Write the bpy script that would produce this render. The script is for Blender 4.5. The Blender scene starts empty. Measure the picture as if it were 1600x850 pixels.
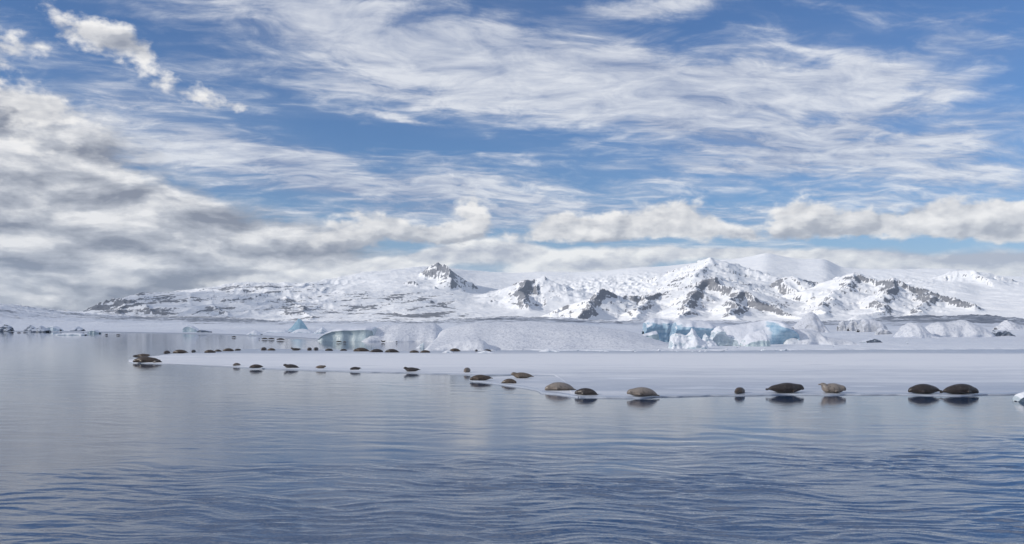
import bpy, bmesh, math, random
import numpy as np
from mathutils import Vector, Matrix, noise as mnoise

random.seed(7)
np.random.seed(7)
scene = bpy.context.scene
COL = scene.collection

# ------------------------------------------------------------------ camera
F = 1386.0            # focal length in photo pixels (photo is 1600 x 850)
HZ = 507.0            # row of the horizon
CAM_H = 3.8           # camera height above the water, metres

cam_data = bpy.data.cameras.new("camera")
cam = bpy.data.objects.new("camera", cam_data)
COL.objects.link(cam)
cam.location = (0, 0, CAM_H)
cam.rotation_euler = (math.radians(90), 0, 0)
cam_data.sensor_fit = 'HORIZONTAL'
cam_data.sensor_width = 36.0
cam_data.lens = 36.0 * F / 1600.0
cam_data.shift_y = (HZ - 425.0) / 1600.0
cam_data.clip_start = 0.5
cam_data.clip_end = 60000
scene.camera = cam


def gx(px, d):
    return (px - 800.0) / F * d


def gz(py, d):
    return CAM_H + (HZ - py) / F * d


def dist(py, z=0.0):
    """distance at which something standing at height z shows at row py"""
    return F * (CAM_H - z) / (py - HZ)


# ------------------------------------------------------------------ sun, sky, exposure
SUN_EL = math.radians(23.0)
SUN_AZ = math.radians(-110.0)      # clockwise from the view direction (+Y)
sun_dir = Vector((math.sin(SUN_AZ) * math.cos(SUN_EL), math.cos(SUN_AZ) * math.cos(SUN_EL), math.sin(SUN_EL)))
sd = bpy.data.lights.new("sun", 'SUN')
sd.energy = 4.4
sd.angle = math.radians(0.53)
sd.color = (1.0, 0.93, 0.83)
so = bpy.data.objects.new("sun", sd)
COL.objects.link(so)
so.rotation_euler = (sun_dir).to_track_quat('Z', 'Y').to_euler()
so.location = (-200, -60, 120)

scene.view_settings.view_transform = 'Standard'
scene.view_settings.look = 'None'
scene.view_settings.exposure = 0.10
scene.view_settings.gamma = 1.0
scene.cycles.max_bounces = 6
scene.cycles.use_denoising = True


# ------------------------------------------------------------------ small expression layer over shader nodes
class E:
    """a float or vector socket with arithmetic"""
    def __init__(self, nt, s):
        self.nt, self.s = nt, s

    def _m(self, op, *others, clamp=False):
        n = self.nt.nodes.new('ShaderNodeMath')
        n.operation = op
        n.use_clamp = clamp
        for i, v in enumerate((self,) + others):
            if isinstance(v, E):
                self.nt.links.new(v.s, n.inputs[i])
            else:
                n.inputs[i].default_value = v
        return E(self.nt, n.outputs[0])

    def __add__(self, o): return self._m('ADD', o)
    __radd__ = __add__
    def __mul__(self, o): return self._m('MULTIPLY', o)
    __rmul__ = __mul__
    def __sub__(self, o): return self._m('SUBTRACT', o)
    def __rsub__(self, o): return (self * -1.0) + o
    def __truediv__(self, o): return self._m('DIVIDE', o)
    def __pow__(self, o): return self._m('POWER', o)
    def mx(self, o): return self._m('MAXIMUM', o)
    def mn(self, o): return self._m('MINIMUM', o)
    def absv(self): return self._m('ABSOLUTE')
    def sin(self): return self._m('SINE')
    def asin(self): return self._m('ARCSINE')
    def atan2(self, o): return self._m('ARCTAN2', o)
    def clamp(self): return self._m('ADD', 0.0, clamp=True)

    def ss(self, a, b, lo=0.0, hi=1.0, kind='SMOOTHSTEP'):
        n = self.nt.nodes.new('ShaderNodeMapRange')
        n.interpolation_type = kind
        self.nt.links.new(self.s, n.inputs['Value'])
        n.inputs['From Min'].default_value = a
        n.inputs['From Max'].default_value = b
        n.inputs['To Min'].default_value = lo
        n.inputs['To Max'].default_value = hi
        return E(self.nt, n.outputs[0])


def xyz(nt, x, y, z=0.0):
    n = nt.nodes.new('ShaderNodeCombineXYZ')
    for i, v in enumerate((x, y, z)):
        if isinstance(v, E):
            nt.links.new(v.s, n.inputs[i])
        else:
            n.inputs[i].default_value = v
    return n.outputs[0]


def sep(nt, s):
    n = nt.nodes.new('ShaderNodeSeparateXYZ')
    nt.links.new(s, n.inputs[0])
    return [E(nt, o) for o in n.outputs]


def noise(nt, vec, scale=1.0, detail=6.0, rough=0.55, lac=2.0, dist_=0.0, kind='FBM', dims='3D', out=0):
    n = nt.nodes.new('ShaderNodeTexNoise')
    n.noise_dimensions = dims
    n.noise_type = kind
    n.normalize = True
    if vec is not None:
        nt.links.new(vec, n.inputs['Vector'])
    n.inputs['Scale'].default_value = scale
    n.inputs['Detail'].default_value = detail
    n.inputs['Roughness'].default_value = rough
    n.inputs['Lacunarity'].default_value = lac
    n.inputs['Distortion'].default_value = dist_
    return E(nt, n.outputs[out])


def voronoi(nt, vec, scale=1.0, feature='SMOOTH_F1', smooth=1.0, detail=0.0, rough=0.5, dims='3D', rand=1.0):
    n = nt.nodes.new('ShaderNodeTexVoronoi')
    n.voronoi_dimensions = dims
    n.feature = feature
    n.normalize = False
    if vec is not None:
        nt.links.new(vec, n.inputs['Vector'])
    n.inputs['Scale'].default_value = scale
    if 'Smoothness' in n.inputs:
        n.inputs['Smoothness'].default_value = smooth
    n.inputs['Detail'].default_value = detail
    n.inputs['Roughness'].default_value = rough
    n.inputs['Randomness'].default_value = rand
    return E(nt, n.outputs['Distance'])


def mapping(nt, vec, loc=(0, 0, 0), rot=(0, 0, 0), scale=(1, 1, 1), kind='POINT'):
    n = nt.nodes.new('ShaderNodeMapping')
    n.vector_type = kind
    nt.links.new(vec, n.inputs['Vector'])
    if kind != 'NORMAL':
        n.inputs['Location'].default_value = loc
    n.inputs['Rotation'].default_value = rot
    n.inputs['Scale'].default_value = scale
    return n.outputs[0]


def mixc(nt, f, a, b, blend='MIX'):
    n = nt.nodes.new('ShaderNodeMix')
    n.data_type = 'RGBA'
    n.blend_type = blend
    n.clamp_factor = True
    ins = [i for i in n.inputs if i.enabled]
    if isinstance(f, E):
        nt.links.new(f.s, n.inputs[0])
    else:
        n.inputs[0].default_value = f
    for idx, v in ((6, a), (7, b)):
        if isinstance(v, (tuple, list)):
            n.inputs[idx].default_value = tuple(v) + ((1.0,) if len(v) == 3 else ())
        else:
            nt.links.new(v, n.inputs[idx])
    return n.outputs[2]


def attr(nt, name):
    n = nt.nodes.new('ShaderNodeAttribute')
    n.attribute_name = name
    return E(nt, n.outputs['Fac'])


def bump(nt, h, strength, distance, normal=None):
    n = nt.nodes.new('ShaderNodeBump')
    n.inputs['Strength'].default_value = strength
    n.inputs['Distance'].default_value = distance
    nt.links.new(h.s, n.inputs['Height'])
    if normal is not None:
        nt.links.new(normal, n.inputs['Normal'])
    return n.outputs[0]


def new_mat(name):
    m = bpy.data.materials.new(name)
    m.use_nodes = True
    nt = m.node_tree
    p = nt.nodes.get('Principled BSDF')
    return m, nt, p


def lin(r, g, b):
    """8-bit sRGB to linear"""
    f = lambda c: (c / 255 / 12.92) if c / 255 <= 0.04045 else ((c / 255 + 0.055) / 1.055) ** 2.4
    return (f(r), f(g), f(b))


# ------------------------------------------------------------------ sky: Nishita air with procedural cirrus and cumulus
def build_sky():
    w = bpy.data.worlds.new("World")
    scene.world = w
    w.use_nodes = True
    nt = w.node_tree
    nt.nodes.clear()
    out = nt.nodes.new('ShaderNodeOutputWorld')
    bg = nt.nodes.new('ShaderNodeBackground')
    bg.inputs['Strength'].default_value = 0.1
    nt.links.new(bg.outputs[0], out.inputs[0])
    w.cycles.sampling_method = 'MANUAL'
    w.cycles.sample_map_resolution = 1024
    S = 1.0 / 0.1          # cloud colours below are display-linear, the background strength is 0.1

    sky = nt.nodes.new('ShaderNodeTexSky')
    sky.sky_type = 'NISHITA'
    sky.sun_disc = False
    sky.sun_elevation = SUN_EL
    sky.sun_rotation = SUN_AZ
    sky.altitude = 0
    sky.air_density = 1.0
    sky.dust_density = 0.3
    sky.ozone_density = 3.0

    tc = nt.nodes.new('ShaderNodeTexCoord')
    d = tc.outputs['Generated']
    x, y, z = sep(nt, d)
    az = x.atan2(y)
    el = z.mx(-0.02).asin()

    def pix(px, py):
        a = math.atan2(px - 800, F)
        e = math.atan2(HZ - py, math.hypot(F, px - 800))
        return a, e

    # direction noise that frays the outline of the large cloud fields
    base = xyz(nt, az, el * 1.9, 0.0)
    wrp = nt.nodes.new('ShaderNodeTexNoise')
    nt.links.new(base, wrp.inputs['Vector'])
    wrp.inputs['Scale'].default_value = 7.0
    wrp.inputs['Detail'].default_value = 6.0
    wrp.inputs['Roughness'].default_value = 0.6
    wc = sep(nt, wrp.outputs['Color'])

    def warped(ka, ke, after=None):
        a2 = az + (wc[0] - 0.5) * ka
        if after is not None:          # evaluate the cloud layers one after another (shader stack size)
            a2 = a2 + after * 1e-7
        return xyz(nt, a2, el + (wc[1] - 0.5) * ke)

    def blobs(lst, ae):
        tot = None
        for (px, py, sx, sy, rot, amp) in lst:
            a, e = pix(px, py)
            m = mapping(nt, ae, loc=(a, e, 0), rot=(0, 0, math.radians(-rot)), scale=(sx / F, sy / F, 1), kind='TEXTURE')
            n = nt.nodes.new('ShaderNodeVectorMath')
            n.operation = 'DOT_PRODUCT'
            nt.links.new(m, n.inputs[0])
            nt.links.new(m, n.inputs[1])
            g = (E(nt, n.outputs['Value']) * -1.0)._m('EXPONENT') * amp
            tot = g if tot is None else tot + g
        return tot

    def amp(col):
        return mixc(nt, 1.0, col, (S, S, S), 'MULTIPLY')

    skyc = mixc(nt, 1.0, sky.outputs[0], (0.55, 0.72, 0.98), 'MULTIPLY')
    # thin vapour near the horizon
    col = mixc(nt, el.ss(0.14, -0.02) * 0.75, skyc, amp(lin(170, 190, 216)))

    # ---- high ice cloud, streaked, laid out on a plane overhead so that it converges to the horizon
    den = z.mx(0.0) + 0.13
    pl = xyz(nt, x / den, y / den, 0.0)
    wv = nt.nodes.new('ShaderNodeTexNoise')
    nt.links.new(pl, wv.inputs['Vector'])
    wv.inputs['Scale'].default_value = 0.9
    wv.inputs['Detail'].default_value = 4.0
    wvc = sep(nt, wv.outputs['Color'])
    plx, ply, _ = sep(nt, mapping(nt, pl, rot=(0, 0, math.radians(-9))))
    plx2 = plx + (wvc[0] - 0.5) * 0.45
    ply2 = ply + (wvc[1] - 0.5) * 0.45
    st1 = noise(nt, xyz(nt, plx2 * 0.55, ply2 * 2.0, 0.0), 1.5, 8, 0.52, 2.1)
    st2 = noise(nt, xyz(nt, plx2 * 1.5, ply2 * 3.6, 3.7), 2.6, 7, 0.55, 2.1, 0.2)
    st3 = noise(nt, xyz(nt, plx2 * 1.6 + ply2 * 0.5, ply2 * 6.0, 9.1), 3.4, 7, 0.66, 2.1, 0.25)
    tuft = noise(nt, xyz(nt, plx2 * 1.8, ply2 * 2.6, 2.0), 3.2, 8, 0.62, 2.1, 0.6)
    soft = noise(nt, xyz(nt, plx * 0.8, ply * 1.5, 5.0), 1.3, 5, 0.5)
    cir_mask = blobs([
        (540, 30, 290, 52, 9, 0.85), (760, 105, 260, 46, 4, 0.70), (990, 130, 200, 50, 2, 0.66),
        (1010, 8, 130, 16, 0, 0.8), (1190, 150, 210, 66, 0, 0.70), (1330, 120, 210, 34, -14, 0.42),
        (1400, 170, 150, 20, -15, 0.50), (1560, 95, 110, 26, 0, 0.36), (1440, 240, 240, 42, 2, 0.72), (1560, 180, 110, 30, -8, 0.5),
        (1030, 262, 280, 16, 0, 0.36), (1190, 225, 200, 26, 3, 0.36), (610, 176, 60, 6, 3, 0.6),
        (330, 215, 230, 60, 12, 0.42), (480, 262, 260, 50, 10, 0.50), (690, 312, 300, 36, 5, 0.55),
        (590, 140, 80, 12, 4, 0.40), (130, 130, 300, 40, 12, 0.20), (230, 10, 140, 40, 20, 0.22),
        (1000, 330, 800, 34, 0, 0.28), (1500, 300, 260, 30, 0, 0.22), (820, 380, 1300, 40, 0, 0.22),
    ], warped(0.16, 0.06))
    # the same broken veil goes on overhead and to the sides, beyond what the lens takes in
    cir_mask = cir_mask + el.ss(0.36, 0.62) * 0.75 + az.absv().ss(0.58, 0.85) * el.ss(0.62, 0.36) * 0.60
    cd = cir_mask + (st1 - 0.5) * 1.7 + (st2 - 0.5) * 1.0 + (soft - 0.5) * 1.8 + (tuft - 0.5) * 1.6 - 0.06
    a_cir = cd.ss(-0.02, 1.10) * (st3 - 0.5).ss(-0.22, 0.14, 0.55, 1.0)
    a_cir = (a_cir * 0.95 + cir_mask.ss(0.15, 1.0) * 0.20 + (soft - 0.45).mx(0.0) * 0.5).mn(0.86)
    lit_c = ((st2 - 0.5) * 1.8 + (soft - 0.5) * 1.6 + (tuft - 0.5) * 2.2 + 0.48).clamp()
    c_cir = mixc(nt, lit_c, lin(138, 152, 182), lin(228, 230, 235))
    col = mixc(nt, a_cir, col, amp(c_cir))

    # ---- white cumulus: diagonal scraps upper left and the row of heaps above the ice cap
    def cum_noise(da, de):
        v = xyz(nt, az + da + wc[0] * 0.02, (el + de + wc[2] * 0.010) * 1.45, 0.4)
        big = noise(nt, v, 16.0, 8, 0.55, 2.05, 0.1)
        pf = voronoi(nt, v, 34.0, 'F1', detail=2.0, rough=0.5)
        return (big - 0.5) * 1.7 + (0.40 - pf) * 0.40
    n0 = cum_noise(0.0, 0.0)
    n1 = cum_noise(-0.0065, 0.0095)

    # ---- grey stratocumulus deck at the left, long soft rolls
    def deck_noise(da, de):
        ew = el + de + (wc[1] - 0.5) * 0.022
        v = xyz(nt, (az + da) * 0.9 + (wc[0] - 0.5) * 0.06, ew * 2.7, 4.4)
        return noise(nt, v, 10.5, 8, 0.52, 2.05, 0.15)
    dn0 = deck_noise(0.0, 0.0)
    dn1 = deck_noise(-0.008, 0.012)
    fine = noise(nt, xyz(nt, az, el * 1.6, 2.2), 55.0, 6, 0.60)
    deck_mask = blobs([
        (-120, 330, 330, 110, 4, 0.95), (100, 430, 330, 66, 0, 0.9), (60, 265, 190, 70, 8, 0.66), (290, 385, 190, 60, 8, 0.62),
        (-30, 190, 120, 60, 10, 0.50), (0, 480, 520, 34, 0, 0.8), (480, 420, 220, 30, -4, 0.55), (420, 380, 130, 40, 0, 0.35),
    ], warped(0.14, 0.05, a_cir))
    dd = deck_mask + (dn0 - 0.5) * 1.35 + (fine - 0.5) * 0.22
    a_deck = dd.ss(0.22, 0.74)
    dl = 0.56 + (dn0 - dn1) * 3.4 + (dn0 - 0.5) * -0.7 + (fine - 0.5) * 0.22 + (n0 - n1) * 0.28
    dl = dl - el.ss(0.10, 0.0) * 0.06
    c_dlo = mixc(nt, dl.ss(0.1, 0.55, kind='LINEAR'), lin(132, 137, 151), lin(182, 185, 193))
    c_deck = mixc(nt, dl.ss(0.55, 1.0, kind='LINEAR'), c_dlo, lin(236, 235, 235))
    col = mixc(nt, a_deck * 0.97, col, amp(c_deck))

    # ---- soft cap cloud rolling over the ice cap and the pale bank behind it
    def cap_noise(da, de):
        return noise(nt, xyz(nt, az + da + wc[0] * 0.03, (el + de) * 2.2 + wc[1] * 0.03, 7.7), 15.0, 7, 0.52)
    capn = cap_noise(0.0, 0.0)
    capn1 = cap_noise(-0.006, 0.008)
    cap_mask = blobs([
        (480, 428, 110, 10, -8, 0.6), (620, 414, 90, 14, -10, 0.8), (700, 402, 70, 18, -8, 0.85), (775, 396, 70, 20, 0, 0.95), (830, 400, 34, 24, 10, 0.6), (900, 408, 80, 18, 0, 0.75), (980, 408, 90, 14, 0, 0.65),
        (1060, 396, 100, 12, 0, 0.85), (1180, 396, 80, 11, 0, 0.75), (1290, 400, 90, 12, 0, 0.7), (1420, 410, 160, 15, 0, 0.8), (1560, 416, 140, 12, 0, 0.5), (1750, 412, 200, 16, 0, 0.6),
        (830, 440, 700, 18, 0, 0.8), (1500, 440, 400, 14, 0, 0.5),
    ], warped(0.06, 0.022, a_deck))
    cpd = cap_mask + (capn - 0.5) * 1.3 + n0 * 0.25
    a_cap = cpd.ss(0.20, 0.78)
    cl = 0.60 + (capn - capn1) * 3.4 + (capn - 0.5) * 0.8 + (n0 - n1) * 0.35 - x.ss(0.10, 0.40) * 0.22
    c_cap = mixc(nt, cl.clamp(), lin(176, 181, 194), lin(246, 245, 243))
    col = mixc(nt, a_cap * 0.95, col, amp(c_cap))

    # heaps
    cum_mask = blobs([
        (-10, 85, 60, 40, 20, 0.72), (20, 155, 80, 26, 10, 0.60), (80, 175, 90, 16, 4, 0.50), (10, 215, 110, 30, 4, 0.45), (110, 235, 80, 20, 8, 0.4),
        (70, 6, 60, 26, 28, 0.50), (130, 38, 38, 30, 25, 0.56), (195, 62, 50, 30, 30, 0.58), (240, 112, 62, 40, 40, 0.62), (318, 142, 36, 22, 14, 0.66), (380, 158, 30, 11, 8, 0.66), (40, 60, 50, 18, 20, 0.4),
        (500, 384, 90, 20, -6, 0.7), (575, 350, 66, 32, -8, 1.0), (650, 372, 70, 14, 0, 0.55), (735, 336, 42, 36, 0, 1.2), (700, 368, 60, 14, 0, 0.5), (420, 350, 60, 20, 0, 0.40),
        (880, 350, 66, 30, 0, 1.2), (940, 366, 50, 12, 0, 0.5), (1050, 340, 64, 38, 0, 1.3), (1130, 354, 66, 18, 0, 0.85), (1262, 334, 56, 34, 0, 1.15),
        (1410, 350, 76, 24, 0, 1.0), (1455, 328, 34, 18, 0, 0.6), (1540, 348, 90, 26, 0, 1.05), (1640, 344, 80, 26, 0, 0.9), (1800, 350, 120, 24, 0, 0.8), (-220, 250, 160, 60, 6, 0.6), (1250, 364, 560, 15, 0, 0.46), (1330, 352, 40, 22, 0, 0.7), (960, 350, 40, 20, 0, 0.6), (660, 356, 40, 18, 0, 0.5),
    ], warped(0.075, 0.042, a_cap))
    dens = cum_mask + n0 * 1.0 + (fine - 0.5) * 1.0
    a_cum = dens.ss(0.30, 0.86)
    base = el.ss(0.118, 0.092) * el.ss(0.06, 0.08)
    lit = 0.78 + (n0 - n1) * 0.85 + (fine - 0.5) * 0.30 + (dn0 - dn1) * 2.0 - base * 0.34 - dens.ss(0.6, 1.5) * el.ss(0.14, 0.20) * 0.30
    c_lo = mixc(nt, lit.ss(0.0, 0.5, kind='LINEAR'), lin(150, 155, 168), lin(190, 192, 198))
    c_cum = mixc(nt, lit.ss(0.4, 1.0, kind='LINEAR'), c_lo, lin(243, 241, 239))
    col = mixc(nt, a_cum * 0.95, col, amp(c_cum))
    nt.links.new(col, bg.inputs['Color'])


build_sky()


# ------------------------------------------------------------------ mesh helpers
def mesh_obj(name, verts, faces, mat=None, parent=None, smooth=True, kind=None, attrs=None):
    me = bpy.data.meshes.new(name)
    verts = np.asarray(verts, dtype=np.float64)
    me.from_pydata(verts.tolist(), [], faces.tolist() if hasattr(faces, 'tolist') else faces)
    if smooth:
        me.polygons.foreach_set('use_smooth', np.ones(len(me.polygons), dtype=bool))
    if attrs:
        for k, v in attrs.items():
            a = me.attributes.new(k, 'FLOAT', 'POINT')
            a.data.foreach_set('value', np.asarray(v, dtype=np.float32).ravel())
    me.update()
    o = bpy.data.objects.new(name, me)
    COL.objects.link(o)
    if mat:
        me.materials.append(mat)
    if parent:
        o.parent = parent
    if kind:
        o['kind'] = kind
    return o


def grid_faces(nu, nv, wrap=False):
    i = np.arange(nu if wrap else nu - 1)[:, None]
    j = np.arange(nv - 1)[None, :]
    a = i * nv + j
    b = ((i + 1) % nu) * nv + j
    return np.stack([a, b, b + 1, a + 1], -1).reshape(-1, 4)


def tag(o, label, cat, group=None):
    o['label'] = label
    o['category'] = cat
    if group:
        o['group'] = group
    return o




# ------------------------------------------------------------------ numpy noise
def _hash(ix, iy, seed):
    h = (ix.astype(np.int64) * 374761393 + iy.astype(np.int64) * 668265263 + seed * 1442695041) & 0xffffffff
    h = ((h ^ (h >> 13)) * 1274126177) & 0xffffffff
    return (h ^ (h >> 16)) & 0xffff


def pn(x, y, seed=0):
    """2-D gradient noise, about -1..1"""
    x, y = np.broadcast_arrays(np.asarray(x, float), np.asarray(y, float))
    ix, iy = np.floor(x), np.floor(y)
    fx, fy = x - ix, y - iy
    u = fx * fx * fx * (fx * (fx * 6 - 15) + 10)
    v = fy * fy * fy * (fy * (fy * 6 - 15) + 10)

    def g(dx, dy):
        a = _hash(ix + dx, iy + dy, seed) * (2 * np.pi / 65536)
        return np.cos(a) * (fx - dx) + np.sin(a) * (fy - dy)
    a = g(0, 0) * (1 - u) + g(1, 0) * u
    b = g(0, 1) * (1 - u) + g(1, 1) * u
    return (a * (1 - v) + b * v) * 1.5


def fbm(x, y, o=5, seed=0, gain=0.5, lac=2.03):
    t, amp = 0.0, 1.0
    for k in range(o):
        t = t + amp * pn(x, y, seed + k * 17)
        x, y, amp = x * lac + 13.7, y * lac - 7.1, amp * gain
    return t


def ridged(x, y, o=5, seed=0, gain=0.55, lac=2.05):
    t, amp, w = 0.0, 1.0, 1.0
    for k in range(o):
        n = (1.0 - np.abs(pn(x, y, seed + k * 31))) ** 2
        t = t + amp * n * w
        w = np.clip(n * 1.6, 0, 1)
        x, y, amp = x * lac + 5.3, y * lac + 9.2, amp * gain
    return t


def sst(x, a, b):
    t = np.clip((x - a) / (b - a), 0, 1)
    return t * t * (3 - 2 * t)


def curve(px, pts, soft=0.0):
    """piecewise line through pts, rounded by a running mean of half-width soft"""
    p = np.array(pts, float)
    if not soft:
        return np.interp(px, p[:, 0], p[:, 1])
    offs = np.linspace(-1.6, 1.6, 13) * soft
    w = np.exp(-(offs / soft) ** 2 * 1.2)
    return sum(np.interp(px + o, p[:, 0], p[:, 1]) * k for o, k in zip(offs, w)) / w.sum()


# ------------------------------------------------------------------ snow and rock material shared by the far mountains
def mountain_material():
    m, nt, p = new_mat('snow_and_rock')
    g = nt.nodes.new('ShaderNodeNewGeometry')
    pos = g.outputs['Position']
    rock = attr(nt, 'rock')
    n1 = noise(nt, pos, 0.012, 7, 0.62)
    n2 = noise(nt, mapping(nt, pos, scale=(1, 1, 3.5)), 0.03, 5, 0.6)
    f = (rock + (n1 - 0.5) * 0.55 + (n2 - 0.5) * 0.65).ss(0.36, 0.50)
    rc = mixc(nt, n2.ss(0.35, 0.65), (0.088, 0.095, 0.118), (0.15, 0.155, 0.18))
    sc = mixc(nt, n1.ss(0.3, 0.7), (0.70, 0.725, 0.77), (0.80, 0.81, 0.83))
    c = mixc(nt, f * 0.92, sc, rc)
    nt.links.new(c, p.inputs['Base Color'])
    p.inputs['Roughness'].default_value = 0.75
    p.inputs['Specular IOR Level'].default_value = 0.15
    nt.links.new(bump(nt, n1 + n2 * 0.6, 0.6, 10.0), p.inputs['Normal'])
    return m


def build_mountains():
    NC, NR = 1300, 300
    px = np.linspace(-70, 1670, NC)
    tr = np.linspace(0, 1, NR)
    r = 3000.0 * (12500.0 / 3000.0) ** tr
    PX, R = np.meshgrid(px, r, indexing='ij')
    X = (PX - 800) / F * R
    Y = R.copy()

    crest_py = curve(PX, [(-70, 520), (105, 506), (118, 498), (128, 486), (140, 476), (152, 472), (168, 470), (185, 464), (205, 458), (240, 452), (300, 447), (360, 443),
                          (428, 439), (432, 442), (480, 438), (520, 435), (560, 428), (600, 421), (650, 415), (690, 416), (740, 423), (800, 427),
                          (850, 425), (900, 425), (950, 422), (1000, 416), (1050, 413), (1100, 406), (1150, 404), (1175, 400), (1198, 395), (1222, 400), (1250, 404),
                          (1290, 403), (1315, 416), (1345, 419), (1400, 420), (1500, 421), (1530, 430), (1600, 431), (1670, 433)], 9)
    crest_r = curve(PX, [(-70, 6000), (130, 6000), (300, 6600), (450, 7400), (600, 9000), (760, 10400), (1000, 10600), (1400, 10600), (1670, 10600)], 60)
    foot_r = curve(PX, [(-70, 5200), (130, 5000), (300, 4300), (500, 4300), (700, 4700), (900, 5000), (1000, 3700), (1400, 3700), (1670, 3400)], 50)
    pw = curve(PX, [(-70, 1.3), (150, 1.35), (300, 1.25), (450, 1.2), (600, 1.35), (850, 1.5), (1000, 1.75), (1330, 1.75), (1420, 1.5), (1670, 1.2)], 50)
    zc = (HZ - crest_py) / F * crest_r
    t = np.clip((R - foot_r) / (crest_r - foot_r), 0, 1)
    behind = np.clip((R - crest_r) / 2500.0, 0, 1)
    z = zc * (0.02 + 0.98 * t ** pw) * (1 - 0.45 * behind)
    z = np.where(R < foot_r, zc * 0.02 * np.clip((R - 3000) / (foot_r - 3000), 0, 1), z)

    # terraces of the left plateau face
    left = sst(PX, 640, 470) * sst(t, 0.0, 0.1)
    wrp = fbm(X / 900, Y / 900, 4, 3)
    step = z / 62.0 + wrp * 0.9
    z = z + left * 9.0 * (np.sin(step * 2 * np.pi) * -0.35) * sst(t, 0.05, 0.3) * (1 - behind)

    lm = sst(PX, 900, 620) * sst(PX, 110, 160)
    zf = sst(t, 0.02, 0.2) * (1 - behind)
    z = z + lm * zf * (fbm(X / 1300, Y / 1500, 3, 201) * 26 + (ridged(X / 170 + wrp * 0.8, Y / 1000, 4, 207) - 0.95) * 9 * (1 - 0.75 * sst(PX, 440, 640))
                       + np.tanh(fbm(X / 420 + 3, z / 34.0 - X / 900, 4, 213) * 3.0) * 6)
    z = z + (1 - lm) * sst(t, 0.05, 0.3) * (1 - behind) * fbm(X / 1500, Y / 1700, 3, 221) * 24

    ridges = [
        # (points (px, py, distance), crest steepness, roughness of the crest)
        ([(903, 499, 4300), (912, 486, 4500), (925, 470, 4800), (938, 455, 5050), (946, 449, 5150), (957, 456, 5200), (975, 460, 5250), (1010, 460, 5350), (1045, 453, 5500), (1075, 443, 5650), (1104, 431, 5700)], 0.62, 1.0),
        ([(1104, 431, 5700), (1122, 440, 5450), (1150, 450, 5250), (1180, 462, 4950), (1215, 478, 4600), (1252, 499, 4150)], 0.60, 1.0),
        ([(1104, 431, 5700), (1098, 447, 5300), (1086, 465, 4900), (1070, 485, 4500), (1058, 499, 4200)], 0.62, 0.9),
        ([(1150, 450, 5250), (1152, 464, 4850), (1150, 478, 4500), (1140, 494, 4150)], 0.60, 0.9),
        ([(1010, 460, 5350), (1006, 474, 4950), (1000, 487, 4600), (990, 499, 4250)], 0.58, 0.8),
        ([(1104, 431, 5700), (1150, 441, 6200), (1200, 442, 6500), (1216, 434, 6500), (1240, 430, 6500), (1275, 438, 6600), (1308, 440, 6400), (1330, 424, 6100)], 0.55, 0.7),
        ([(1330, 424, 6100), (1345, 432, 5950), (1370, 437, 5850), (1395, 433, 5750), (1420, 445, 5600), (1455, 453, 5400), (1488, 465, 5100), (1512, 476, 4800)], 0.62, 0.9),
        ([(1330, 424, 6100), (1322, 442, 5700), (1306, 461, 5200), (1286, 482, 4600), (1275, 498, 4200)], 0.55, 0.8),
        ([(1395, 433, 5750), (1390, 448, 5400), (1378, 463, 5000), (1362, 479, 4600), (1345, 494, 4200)], 0.62, 0.8),
        ([(1455, 453, 5400), (1448, 465, 5100), (1436, 478, 4700), (1420, 491, 4300)], 0.6, 0.7),
        ([(1090, 428, 7600), (1104, 412, 8200), (1115, 401, 8600), (1128, 409, 8700), (1150, 411, 9000)], 0.55, 0.5),
        ([(656, 425, 8600), (672, 413, 8500), (684, 409, 8450), (694, 411, 8400), (702, 418, 8300), (704, 434, 7900)], 1.1, 1.0),
        ([(615, 452, 7600), (636, 441, 7600), (642, 436, 7600), (650, 446, 7500), (676, 446, 7500)], 0.7, 0.9),
        ([(790, 447, 7600), (810, 440, 7500), (828, 434, 7500), (846, 431, 7500)], 0.55, 0.8),
        ([(828, 434, 7500), (812, 452, 7000), (818, 464, 6700), (826, 476, 6300)], 0.7, 0.9),
        ([(1478, 424, 9200), (1505, 420, 9000), (1520, 421, 8900), (1532, 431, 8600)], 0.5, 0.4),
        ([(128, 486, 5900), (150, 472, 5900), (185, 465, 6000), (230, 476, 5400), (262, 497, 4900)], 0.7, 0.9),
        ([(185, 465, 6000), (196, 478, 5500), (204, 496, 4950)], 0.65, 0.8),
        ([(330, 468, 5900), (346, 482, 5200), (362, 499, 4600)], 0.5, 0.8),
        ([(455, 462, 6200), (470, 480, 5300), (488, 500, 4600)], 0.5, 0.8),
    ]
    wx = X + fbm(X / 420, Y / 420, 4, 11) * 55
    wy = Y + fbm(X / 420, Y / 420, 4, 23) * 80
    crag = np.zeros_like(z)
    hr = np.full_like(z, -1e9)
    s_off = 0.0
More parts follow.
